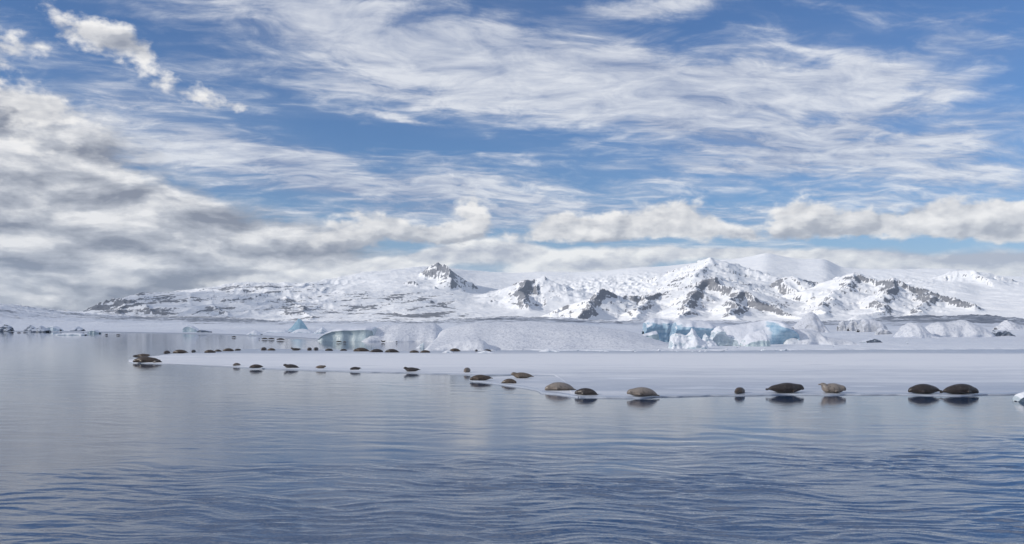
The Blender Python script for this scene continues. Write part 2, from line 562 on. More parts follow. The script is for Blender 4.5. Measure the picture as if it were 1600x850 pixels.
    for pts, steep, rough in ridges:
        P = np.array([((a - 800) / F * c, c, (HZ - b) / F * c) for a, b, c in pts])
        lo, hi = P[:, :2].min(0) - 900, P[:, :2].max(0) + 900
        sel = (X > lo[0]) & (X < hi[0]) & (Y > lo[1]) & (Y < hi[1])
        qx, qy = wx[sel], wy[sel]
        best = np.full(qx.shape, 1e9)
        bz = np.zeros_like(qx)
        bs = np.zeros_like(qx)
        s0 = s_off
        for A, B in zip(P[:-1], P[1:]):
            dx, dy = B[0] - A[0], B[1] - A[1]
            L2 = dx * dx + dy * dy
            u = np.clip(((qx - A[0]) * dx + (qy - A[1]) * dy) / L2, 0, 1)
            ex, ey = qx - (A[0] + u * dx), qy - (A[1] + u * dy)
            dd = np.hypot(ex, ey)
            zz = A[2] + u * (B[2] - A[2])
            eff = dd - zz * 0.25
            upd = eff < best
            best = np.where(upd, eff, best)
            bz = np.where(upd, zz, bz)
            side = np.sign(ex * dy - ey * dx)
            bs = np.where(upd, s0 + u * math.sqrt(L2) + 4000 * side, bs)
            s0 += math.sqrt(L2)
        s_off = s0 + 1000
        dd = np.maximum(best + bz * 0.25, 0)
        # gullies that run down the flanks
        gul = ridged(bs / 135.0, dd / 1100.0, 3, 41) - 0.9
        gul2 = ridged(bs / 58.0, dd / 700.0, 2, 57) - 0.8
        prof = bz - 1.05 * np.minimum(dd, 38) * rough - steep * 0.64 * np.maximum(dd - 38 * rough, 0) + steep * 0.5 * np.maximum(dd - 120, 0) ** 2 / 2200.0 * np.clip(1.6 - dd / 900, 0.0, 1)
        amp = np.clip(dd / 160.0, 0, 1) * np.clip((bz + 40) / 160, 0.2, 1.1) * np.clip(1.5 - dd / 800, 0.15, 1)
        prof = prof + gul * 26 * amp + gul2 * 11 * amp + rough * pn(bs / 48.0, 0.0, 5) * 5 * np.exp(-dd / 40)
        hcur = hr[sel]
        hr[sel] = np.maximum(hcur, prof)
        ck = rough * np.exp(-dd / 90.0)
        crag[sel] = np.maximum(crag[sel], ck * (prof >= hcur))
    onridge = sst(hr - z, -15, 25)
    k = 14.0                                                    # soft union of ridges and ice cap
    z = np.where(hr > -1e8, k * np.logaddexp(z / k, np.maximum(hr, -500) / k), z)

    # broken relief and icefalls
    relief = ridged(X / 420, Y / 420, 6, 71, 0.46) - 0.95
    amp = curve(PX, [(-70, 10), (130, 16), (420, 16), (520, 10), (640, 14), (760, 10), (860, 7), (950, 10), (1330, 12), (1420, 7), (1670, 3)])
    z = z + relief * amp * (0.55 - 0.15 * onridge) * sst(z, 4, 70) * (1 - 0.8 * sst(R, 8800, 10400))
    ice = (np.exp(-((PX - 905) / 70) ** 2) + 0.8 * np.exp(-((PX - 990) / 60) ** 2) + 0.7 * np.exp(-((PX - 1390) / 90) ** 2)) * sst(R, 6300, 7600) * sst(R, 10400, 9000)
    z = z + sst(PX, 1330, 1420) * sst(R, 4300, 5200) * fbm(X / 260, Y / 700, 4, 97) * 9
    z = z + ice * (ridged(X / 110, Y / 220, 4, 91) - 0.9) * 17
    z = z + fbm(X / 60, Y / 90, 4, 101) * 1.6 * sst(z, 4, 60) * (1 - 0.6 * sst(R, 8000, 10400))
    edge = sst(R, 3000, 3500)
    z = z * edge - 4 * (1 - edge)
    z = np.where((PX < 118), np.minimum(z, 200 * sst(PX, 60, 135) - 3), z)

    # how much bare rock shows: steep faces, crags and the named rock bands
    dzr = np.gradient(z, axis=1) / np.gradient(R, axis=1)
    dzx = np.gradient(z, axis=0) / np.maximum(np.gradient(X, axis=0), 1e-3)
    slope = np.hypot(dzr, dzx)
    band = np.zeros_like(z)
    PYV = HZ - (z - CAM_H) * F / R
    for (cx, cy, sx, sy, a) in [(165, 478, 50, 10, 0.75), (300, 450, 140, 5, 0.40), (240, 462, 50, 12, 0.35), (420, 441, 50, 3, 0.3), (230, 487, 30, 12, 0.2), (245, 488, 26, 8, 0.4), (455, 485, 18, 9, 0.45), (385, 470, 40, 10, 0.1),
                                (610, 466, 70, 8, 0.42), (570, 482, 60, 9, 0.40), (690, 478, 60, 7, 0.42), (660, 493, 90, 7, 0.45), (480, 470, 60, 10, 0.18), (690, 424, 26, 22, 0.30), (642, 446, 16, 12, 0.3), (820, 455, 20, 18, 0.42), (850, 465, 30, 12, 0.25),
                                (950, 458, 20, 12, 0.4), (1000, 462, 60, 5, 0.45), (1060, 445, 24, 7, 0.35), (1104, 438, 14, 10, 0.5), (1090, 470, 30, 20, 0.2), (1190, 478, 44, 10, 0.45), (1130, 455, 40, 12, 0.2), (920, 488, 18, 14, 0.3),
                                (1220, 438, 14, 9, 0.3), (1335, 436, 20, 12, 0.35), (1395, 452, 26, 16, 0.40), (1450, 458, 36, 12, 0.40), (1500, 470, 20, 8, 0.35), (1370, 462, 30, 10, 0.2)]:
        band = np.maximum(band, a * np.exp(-((PX - cx) / sx) ** 2 - ((PYV - cy) / sy) ** 2))
    patch = fbm(X / 150, Y / 330, 5, 131)
    ledge = fbm(X / 230 + wrp * 0.8, z / 24.0 - X / 260.0 + wrp * 0.8, 5, 151, 0.6)
    fleck = fbm(X / 34, z / 6.0, 4, 161)
    strat = pn(z / 9.0 + wrp * 1.5, X / 900.0, 171)
    rock = sst(slope, 0.40, 1.0) * 0.36 + crag * 0.12 + band * (0.62 + 0.30 * ledge + 0.18 * fleck) + strat * 0.10 * sst(slope, 0.3, 0.7)
    rock = rock + (ledge * 0.30 + patch * 0.14 + fleck * 0.16 + 0.20) * lm * sst(PYV, 436, 446) * (1 - 0.55 * sst(PX, 500, 560) * sst(PYV, 462, 448))
    rock = rock + (fleck * 0.20 + ledge * 0.16 + 0.09) * onridge - 0.02
    rock = rock * (1 - 0.9 * sst(R, 8900, 9600))
    V = np.stack([X, Y, z], -1).reshape(-1, 3)
    return mesh_obj('snow_mountains', V, grid_faces(NC, NR), mountain_material(), kind='structure', attrs={'rock': rock})


build_mountains()


# ------------------------------------------------------------------ the flat snow country between lagoon and mountains
def land_material():
    m, nt, p = new_mat('moraine_snow')
    g = nt.nodes.new('ShaderNodeNewGeometry')
    pos = g.outputs['Position']
    dirt = attr(nt, 'dirt')
    wet = attr(nt, 'wet')
    n1 = noise(nt, pos, 0.05, 8, 0.65)
    n2 = noise(nt, mapping(nt, pos, scale=(1, 0.35, 1)), 0.012, 6, 0.6)
    f = (dirt + (n1 - 0.5) * 1.5 + (n2 - 0.5) * 0.9).ss(0.25, 0.75)
    c = mixc(nt, n1, (0.74, 0.77, 0.83), (0.84, 0.86, 0.89))
    c = mixc(nt, f * 0.85, c, (0.13, 0.15, 0.19))
    c = mixc(nt, (wet + (n2 - 0.5) * 0.5).ss(0.3, 0.7) * 0.75, c, (0.30, 0.34, 0.41))
    nt.links.new(c, p.inputs['Base Color'])
    p.inputs['Roughness'].default_value = 0.7
    p.inputs['Specular IOR Level'].default_value = 0.2
    n3 = noise(nt, pos, 0.6, 5, 0.6)
    nt.links.new(bump(nt, n1 * 2.6 + n3 * 0.25, 0.8, 1.0), p.inputs['Normal'])
    return m


SHORE = [(-400, 520), (0, 480), (200, 395), (350, 322), (440, 252), (500, 212), (690, 205), (700, 172), (745, 136), (800, 126), (1000, 122), (1300, 128), (1700, 132), (2100, 132)]


def build_land():
    NC, NR = 900, 170
    px = np.linspace(-260, 1860, NC)
    tr = np.linspace(0, 1, NR)
    PX, T = np.meshgrid(px, tr, indexing='ij')
    r0 = curve(PX, SHORE) * (1 + 0.02 * pn(PX / 40.0, 0.0, 3))
    R = r0 * (5200.0 / r0) ** (T ** 1.1)
    X = (PX - 800) / F * R
    Y = R
    top = curve(PX, [(-260, 468), (-60, 473), (0, 477), (30, 480), (60, 484), (90, 487), (125, 489), (180, 492), (220, 495.5), (330, 496.5), (380, 499), (420, 501.5), (500, 502.5), (650, 503), (690, 501), (780, 496.5),
                     (880, 498), (930, 502), (980, 503), (1010, 501), (1040, 502), (1250, 503.5), (1330, 503), (1380, 499), (1440, 496.5), (1520, 495), (1560, 497.5), (1600, 501), (1660, 503), (1860, 500)])
    rt = curve(PX, [(-260, 1500), (0, 1700), (130, 2400), (400, 2600), (900, 2500), (1250, 2300), (1360, 1500), (1660, 1300), (1860, 1300)])
    zt = CAM_H + (HZ - top) / F * rt
    rise = sst(R, r0 * 1.2, rt) ** 1.25
    z = 0.22 + (zt - 0.22) * rise - (R > rt) * (zt * 0.6) * sst(R, rt, rt * 2.2)
    rough = sst(R, r0 * 1.1, r0 * 3) * (0.25 + 2.5 * rise)
    z = z + rough * (fbm(X / 45, Y / 120, 6, 7, 0.6) * 0.8 + (ridged(X / 60, Y / 130, 5, 15, 0.6) - 0.9) * 1.1)
    z = z + (fbm(X / 9, Y / 14, 3, 9) * 0.10 + (ridged(X / 26, Y / 34, 4, 29) - 0.9) * 0.35 * sst(R, r0 * 1.15, r0 * 1.6)) * sst(R, r0 * 1.02, r0 * 1.3)
    lip = sst(R, r0, r0 * 1.02)
    z = np.where(T <= 0, -0.6, z * lip + 0.10 * (1 - lip))
    py = HZ - (z - CAM_H) * F / R
    dirt = curve(PX, [(-260, 0.30), (60, 0.26), (200, 0.35), (240, 0.55), (380, 0.5), (450, 0.3), (600, 0.3), (700, 0.45), (800, 0.50), (900, 0.42), (1000, 0.36), (1040, 0.3), (1300, 0.34), (1380, 0.58), (1560, 0.58), (1620, 0.5), (1860, 0.5)])
    dirt = dirt * sst(rise, 0.08, 0.5) + 0.26 * fbm(X / 60, Y / 160, 6, 19, 0.65) * sst(rise, 0.004, 0.1) + 0.10 * sst(rise, 0.01, 0.1)
    wet = sst(R, r0 * 1.12, r0 * 1.02) * sst(PX, 800, 700)
    V = np.stack([X, Y, z], -1).reshape(-1, 3)
    return mesh_obj('snow_field', V, grid_faces(NC, NR), land_material(), kind='structure', attrs={'dirt': dirt, 'wet': wet})


build_land()


# ------------------------------------------------------------------ the lagoon
def water_material():
    m, nt, p = new_mat('lagoon_water')
    g = nt.nodes.new('ShaderNodeNewGeometry')
    pos = g.outputs['Position']
    X, Y, Z = sep(nt, pos)
    rip = attr(nt, 'ripple')
    w2 = noise(nt, mapping(nt, pos, rot=(0, 0, math.radians(10)), scale=(0.8, 2.2, 1)), 2.6, 3, 0.5, 2.1, 0.4)
    w3 = noise(nt, mapping(nt, pos, rot=(0, 0, math.radians(-8)), scale=(1.2, 3.0, 1)), 4.0, 3, 0.55)
    h = w2 * (rip * 0.010 + 0.0012) + w3 * (0.0016 + rip * 0.005)
    p.inputs['Base Color'].default_value = (0.009, 0.042, 0.105, 1)
    p.inputs['Roughness'].default_value = 0.03
    p.inputs['IOR'].default_value = 3.2
    nt.links.new(bump(nt, h, 1.0, 1.0), p.inputs['Normal'])
    return m


# waterline of the ice sheet, as photo column and row on the water plane
FRONT = [(200, 565.6), (208, 567.2), (230, 568), (300, 570.5), (370, 574), (440, 578), (500, 579.8), (560, 581.3), (640, 583.6), (700, 585.0), (735, 586.4), (800, 586.8),
         (866, 588.2), (884, 600), (892, 618.5), (905, 621.5), (960, 622.3), (1000, 622), (1060, 620), (1110, 619), (1160, 618), (1230, 617.3), (1300, 617.4), (1380, 617), (1440, 618.2), (1500, 619.2), (1560, 617), (1640, 615), (1760, 612), (2000, 606)]


def build_water():
    """real ripples: the rows of the mesh close up towards the camera so that every wavelet is geometry"""
    NC, NR = 820, 480
    px = np.concatenate([[-20000, -6000, -2500, -900], np.linspace(-160, 1760, NC - 8), [2600, 4200, 8000, 22000]])
    far = F * CAM_H / (np.linspace(516, 905, NR - 3) - HZ)
    r = np.concatenate([[900.0], far, [6.0, 1.0]])
    PX, R = np.meshgrid(px, r, indexing='ij')
    X = (PX - 800) / F * R
    Y = R
    wob = fbm(X / 22, Y / 22, 3, 61)
    # a curved current line at the right divides the calm lee from the ruffled water
    line = 30.5 + wob * 1.5 - 7.5 * sst(X, 16, -14) + 0.04 * X
    ruff = sst(Y, line + 1.2, line - 1.0)
    right = 0.42 + 0.58 * sst(X + wob * 5, -13, 2)
    rip = ruff * right * (0.55 + 0.45 * sst(Y, 30, 17)) + 0.24 * sst(Y, 52, 33) * (0.8 + 0.8 * wob)
    rip = rip * (1 + 0.75 * fbm(X / 6.5, Y / 4.0, 3, 67))
    rip = np.clip(rip, 0.02, 1.4)
    wx = X + 0.9 * fbm(X / 3.5, Y / 3.5, 2, 71)
    wy = Y + 0.55 * fbm(X / 3.0, Y / 3.0, 2, 73) + 0.10 * X
    w1 = pn(wx / 1.8 - wy * 0.2, wy / 0.50, 75)
    w2 = 0.55 - 1.5 * np.abs(pn(wx / 1.6 + wy * 0.35, wy / 0.46, 77))
    w3 = pn(wx / 0.9 - wy * 0.30, wy / 0.19, 79)
    w4 = pn(wx / 5.0, wy / 2.4, 81)
    arc = np.hypot(X - 16, Y - 58)
    wake = np.sin(2 * np.pi * arc / 1.05 + 2.2 * fbm(X / 6, Y / 4, 2, 87)) * sst(X, 0, 9) * sst(Y, 22, 26) * sst(Y, line + 1.0, line - 1.5) * (0.6 + 0.8 * fbm(X / 4, Y / 3, 2, 89))
    z = rip * (0.014 * wake + 0.021 * w1 + 0.021 * w2 + 0.0115 * w3 + 0.006 * w4)
    z = z * sst(Y, 85, 45)
    # cat's-paws on the open water short of the ice, dying out in its lee
    ice_d = F * CAM_H / (curve(PX, FRONT, 45) - HZ)
    ice_d = ice_d - 6.0 * np.exp(-((PX - 800) / 90) ** 2) + 35.0 * sst(PX, 230, 90)
    open_w = sst(ice_d - R + 3 * wob, 0.0, 14.0) * sst(Y, 110, 60) * (0.55 + 0.9 * np.clip(0.4 + fbm(X / 16, Y / 12, 3, 93), 0, 1.2))
    z = z + open_w * (0.0070 * pn(wx / 4.0, wy / 1.6, 95) + 0.0065 * pn(wx / 2.2 + wy * 0.2, wy / 0.85, 97) + 0.0028 * pn(wx / 1.8, wy / 0.55, 99))
    z = np.clip(z, -0.09, 0.09)
    z[(R <= 6.0) | (PX < -200) | (PX > 1800)] = 0.0
    V = np.stack([X, Y, z], -1).reshape(-1, 3)
    return mesh_obj('water', V, grid_faces(len(px), NR), water_material(), kind='structure', attrs={'ripple': rip})


build_water()


# ------------------------------------------------------------------ the ice sheet the seals lie on
ICE_Z = 0.095


def sheet_material():
    m, nt, p = new_mat('lake_ice')
    g = nt.nodes.new('ShaderNodeNewGeometry')
    pos = g.outputs['Position']
    X, Y, Z = sep(nt, pos)
    streak = noise(nt, xyz(nt, X * 0.035, Y * 0.30, 0.0), 1.0, 7, 0.62, 2.1, 0.3)
    fine = noise(nt, xyz(nt, X * 0.30, Y * 1.1, 4.0), 1.0, 8, 0.70)
    patch = noise(nt, xyz(nt, X * 0.09, Y * 0.16, 8.0), 1.0, 6, 0.6)
    wet = attr(nt, 'wet')
    w = (wet + (streak - 0.5) * 1.0 + (fine - 0.5) * 0.5 + (patch - 0.5) * 0.8).clamp()
    c = mixc(nt, w.ss(0.10, 0.80), (0.86, 0.865, 0.88), (0.42, 0.46, 0.53))
    rime = (fine - 0.5) * 1.4 + (streak - 0.5) * 1.3
    keep = 1.0 - wet.ss(0.8, 1.1)
    c = mixc(nt, (rime + (patch - 0.5) * 0.8).ss(0.06, 0.36) * keep * 0.8, c, (0.86, 0.87, 0.90))
    c = mixc(nt, (rime + (patch - 0.5) * 0.9).ss(-0.20, -0.5) * keep * 0.6, c, (0.22, 0.27, 0.36))
    nt.links.new(c, p.inputs['Base Color'])
    nt.links.new((w * -0.35 + 0.62).s, p.inputs['Roughness'])
    p.inputs['Specular IOR Level'].default_value = 0.35
    nt.links.new(bump(nt, streak * 0.12 + fine * 0.05, 0.6, 1.0), p.inputs['Normal'])
    return m


BACK = [(200, 563.4), (230, 559), (260, 555), (310, 551.5), (370, 547.0), (420, 546.0), (520, 547.0), (600, 549.0), (680, 549.4), (715, 546), (760, 545), (800, 546), (1000, 547), (1300, 545), (1700, 543), (2000, 541)]


def build_sheet():
    NC, NR = 900, 60
    px = np.linspace(201, 1990, NC)
    tt = np.concatenate([[0.0, 0.0], np.linspace(0.004, 0.992, NR - 4), [1.0, 1.0]])
    PX, T = np.meshgrid(px, tt, indexing='ij')
    rf = F * CAM_H / (curve(PX, FRONT) - HZ)
    rb = F * CAM_H / (curve(PX, BACK) - HZ)
    rf = rf * (1 + 0.010 * fbm(PX / 60.0, 0.0, 3, 5, 0.42))
    rb = rb * (1 + 0.010 * fbm(PX / 14.0, 3.0, 3, 6))
    rb = np.where(PX > 735, np.maximum(rb, 150), rb)
    R = rf + (rb - rf) * T ** 1.3
    X = (PX - 800) / F * R
    Y = R.copy()
    z = np.full_like(X, ICE_Z) + 0.012 * fbm(X / 6, Y / 5, 3, 9) - 0.05 * np.exp(-(R - rf) / 0.5) + 0.02 * np.exp(-((R - rf - 1.4) / 0.8) ** 2)
    z[:, 0] = -0.25
    z[:, 1] = 0.05
    z[:, -2] = 0.06
    z[:, -1] = -0.25
    py = HZ + CAM_H * F / R
    wet = curve(py, [(540, 0.75), (549, 0.75), (552, 0.62), (555, 0.12), (568, 0.08), (576, 0.25), (584, 0.42), (592, 0.38), (600, 0.52), (610, 0.66), (616, 0.5), (622, 0.4)])
    wet = np.where(PX < 560, wet + 0.14 * sst(PX, 560, 300), wet)
    wet[:, :3] = 1.25
    wet[:, -2:] = 1.0
    return mesh_obj('ice_sheet', np.stack([X, Y, z], -1).reshape(-1, 3), grid_faces(NC, len(tt)), sheet_material(), kind='structure', attrs={'wet': wet})


build_sheet()

# ------------------------------------------------------------------ icebergs, snow mounds, broken ice
def berg_material(name, snow, ice_hi, ice_lo, thr=(0.30, 0.62), dirt=0.0, ripple=0.0, sss=0.0):
    m, nt, p = new_mat(name)
    g = nt.nodes.new('ShaderNodeNewGeometry')
    pos = g.outputs['Position']
    nz = sep(nt, g.outputs['Normal'])[2]
    X, Y, Z = sep(nt, pos)
    n1 = noise(nt, pos, 0.9, 7, 0.62)
    n2 = noise(nt, mapping(nt, pos, scale=(1.3, 1.0, 0.8 if dirt else 0.40)), 1.1, 6, 0.6)      # vertical flutes of the melt face
    n3 = noise(nt, mapping(nt, pos, scale=(0.25, 0.25, 2.2)), 1.0, 5, 0.55)    # annual layers
    f = (nz + (n1 - 0.5) * 0.35).ss(*thr)
    ice = mixc(nt, ((n2 - 0.5) * 1.3 + (n3 - 0.5) * 1.2 + 0.5).clamp(), ice_lo, ice_hi)
    sn = mixc(nt, n1.ss(0.3, 0.7), snow, tuple(min(1, s * 1.08) for s in snow))
    if dirt:
        sn = mixc(nt, n1.ss(0.52, 0.66) * dirt, sn, (0.25, 0.24, 0.25))
    c = mixc(nt, f, ice, sn)
    nt.links.new(c, p.inputs['Base Color'])
    nt.links.new((f * 0.45 + 0.25).s, p.inputs['Roughness'])
    p.inputs['Specular IOR Level'].default_value = 0.35
    h = n1 * 0.25 + n2 * 0.10
    if ripple:
        r1 = noise(nt, mapping(nt, pos, rot=(0, 0, 0.35), scale=(1.0, 0.40, 0.6)), 2.2, 5, 0.62, 2.0, 0.4)
        sn = mixc(nt, r1.ss(0.48, 0.66) * 0.6, sn, (0.46, 0.49, 0.56))
        c = mixc(nt, f, ice, sn)
        nt.links.new(c, p.inputs['Base Color'])
        h = h + r1 * ripple
    nt.links.new(bump(nt, h, 0.8, 1.0), p.inputs['Normal'])
    return m


SNOW = (0.76, 0.78, 0.83)
M_BLUE = berg_material('blue_ice', SNOW, (0.50, 0.63, 0.72), (0.15, 0.31, 0.46), thr=(0.36, 0.70))
M_DEEP = berg_material('deep_blue_ice', SNOW, (0.46, 0.62, 0.70), (0.26, 0.45, 0.56), thr=(0.80, 0.95))
M_TEAL = berg_material('teal_ice', SNOW, (0.58, 0.66, 0.68), (0.40, 0.51, 0.55), thr=(0.38, 0.65))
M_PALE = berg_material('pale_ice', (0.80, 0.82, 0.86), (0.64, 0.70, 0.75), (0.38, 0.49, 0.56), thr=(0.2, 0.6))
M_SNOW = berg_material('wind_packed_snow', (0.74, 0.755, 0.79), (0.68, 0.70, 0.755), (0.50, 0.55, 0.64), thr=(0.0, 0.4), ripple=0.10)
M_GREY = berg_material('dirty_ice', (0.66, 0.68, 0.73), (0.58, 0.60, 0.64), (0.40, 0.41, 0.44), thr=(0.3, 0.7), dirt=0.4)
M_DARK = berg_material('dark_moraine_ice', (0.62, 0.66, 0.73), (0.20, 0.24, 0.30), (0.08, 0.10, 0.13), thr=(0.55, 0.80))

CLIFF = [(0.0, -0.02), (0.015, 0.25), (0.03, 0.50), (0.02, 0.66), (0.0, 0.74), (0.03, 0.82), (0.12, 0.90), (0.30, 0.97), (0.50, 1.0), (0.72, 0.93), (0.90, 0.6), (1.0, -0.02)]
OVER = [(0.24, -0.02), (0.20, 0.18), (0.14, 0.38), (0.05, 0.52), (-0.07, 0.60), (-0.08, 0.70), (0.04, 0.86), (0.25, 0.96), (0.50, 1.0), (0.74, 0.92), (0.92, 0.5), (1.0, -0.02)]
SLOPE = [(0.0, -0.02), (0.06, 0.12), (0.16, 0.34), (0.28, 0.58), (0.40, 0.80), (0.50, 0.94), (0.58, 1.0), (0.70, 0.93), (0.84, 0.6), (0.94, 0.25), (1.0, -0.02)]
DOME = [(0.0, -0.02), (0.02, 0.22), (0.07, 0.46), (0.15, 0.68), (0.27, 0.87), (0.42, 0.98), (0.52, 1.0), (0.68, 0.93), (0.84, 0.68), (0.95, 0.30), (1.0, -0.02)]
TILT = [(0.0, -0.02), (0.02, 0.20), (0.0, 0.38), (0.05, 0.46), (0.20, 0.58), (0.38, 0.74), (0.56, 0.90), (0.68, 1.0), (0.76, 0.96), (0.86, 0.6), (1.0, -0.02)]
FIN = [(0.0, -0.02), (0.16, 0.2), (0.28, 0.42), (0.38, 0.66), (0.45, 0.86), (0.5, 1.0), (0.55, 0.88), (0.64, 0.64), (0.76, 0.4), (0.88, 0.18), (1.0, -0.02)]


def berg(name, label, cat, outline, base_py, depth, section, mat, amp=0.12, freq=0.8, group=None, gz0=0.12, n=90, m=40, seed=0, facet=0.0, skew=0.0, section2=None, swap=0.5):
    """solid lofted from a skyline and a cross-section; depth in metres runs away from the water"""
    o = np.array(outline, float)
    d0 = F * (CAM_H - gz0) / (base_py - HZ)
    u = np.linspace(0, 1, n)
    px = np.interp(u, np.linspace(0, 1, 60), np.interp(np.linspace(0, 1, 60), np.linspace(0, 1, 60), o[0, 0] + (o[-1, 0] - o[0, 0]) * (0.5 - 0.5 * np.cos(np.linspace(0, np.pi, 60))) ** 0.9))
    top = curve(px, outline, 1.0 if section is not FIN else 0.3)
    sec = np.array(section)
    q = np.linspace(0, len(sec) - 1, m)
    sy, sz = np.interp(q, np.arange(len(sec)), sec[:, 0]), np.interp(q, np.arange(len(sec)), sec[:, 1])
    ky = np.array([0.2, 0.6, 0.2])
    syp, szp = np.pad(sy, 1, mode='edge'), np.pad(sz, 1, mode='edge')
    sy, sz = np.convolve(syp, ky, 'valid'), np.convolve(szp, ky, 'valid')
    sy = np.repeat(sy[None, :], n, 0)
    sz = np.repeat(sz[None, :], n, 0)
    if section2 is not None:
        s2 = np.array(section2)
        q2 = np.linspace(0, len(s2) - 1, m)
        b2 = sst(u, swap - 0.08, swap + 0.08)[:, None]
        sy = sy * (1 - b2) + np.interp(q2, np.arange(len(s2)), s2[:, 0])[None, :] * b2
        sz = sz * (1 - b2) + np.interp(q2, np.arange(len(s2)), s2[:, 1])[None, :] * b2
    dm = d0 + depth * 0.5
    zt = np.maximum(CAM_H + (HZ - top) / F * dm, gz0 + 0.03) - gz0
    endw = np.clip(np.minimum(u, 1 - u) / 0.10, 0, 1) ** 0.5
    dep = depth * (0.35 + 0.65 * endw) * (0.9 + 0.2 * fbm(u * 4 + seed, 0.0, 2, seed))
    mid = d0 + depth * 0.5 + skew * (u - 0.5) * depth
    Yv = (mid - dep * 0.5)[:, None] + dep[:, None] * sy
    Xc = (px - 800) / F * dm
    Xv = np.repeat(Xc[:, None], m, 1)
    # close the ends by drawing the end columns in towards the middle line
    Zv = gz0 + zt[:, None] * sz
    Xv = Xv + 0.0
    sc = max(zt.max(), 0.3)
    a = amp * sc
    nx = fbm(Yv * freq + seed * 3.1, Zv * freq * 1.4 + Xv * 0.5, 4, 300 + seed)
    ny = fbm(Xv * freq + seed, Zv * freq * 1.2 + Yv * 0.3, 4, 320 + seed)
    nz = fbm(Xv * freq * 0.9, Yv * freq * 0.9 + seed, 4, 340 + seed)
    if facet:
        cr = ridged(Xv * freq * 0.5 + seed, Zv * freq * 0.5 + Yv * 0.2, 3, 360 + seed) - 0.9
        ny = ny + cr * facet
        nz = nz + facet * (ridged(Xv * freq * 0.6, Yv * freq * 0.6 + seed, 3, 380 + seed) - 0.9)
    hf = np.clip(Zv - gz0, 0, 1.5) / 1.5
    Xv = Xv + nx * a * 0.6
    Yv = Yv + ny * a
    Zv = Zv + nz * a * 0.55 * np.clip(hf * 2, 0, 1)
    Zv[:, 0] = gz0 - 0.5
    Zv[:, -1] = gz0 - 0.5
    V = np.stack([Xv, Yv, Zv], -1).reshape(-1, 3)
    faces = grid_faces(n, m).tolist()
    faces.append([j for j in range(m)][::-1])
    faces.append([(n - 1) * m + j for j in range(m)])
    # put the origin at the foot of the berg
    c = np.array([(Xc[0] + Xc[-1]) / 2, d0 + depth * 0.5, gz0])
    ob = mesh_obj(name, V - c, faces, mat)
    ob.location = c
    tag(ob, label, cat, group)
    return ob


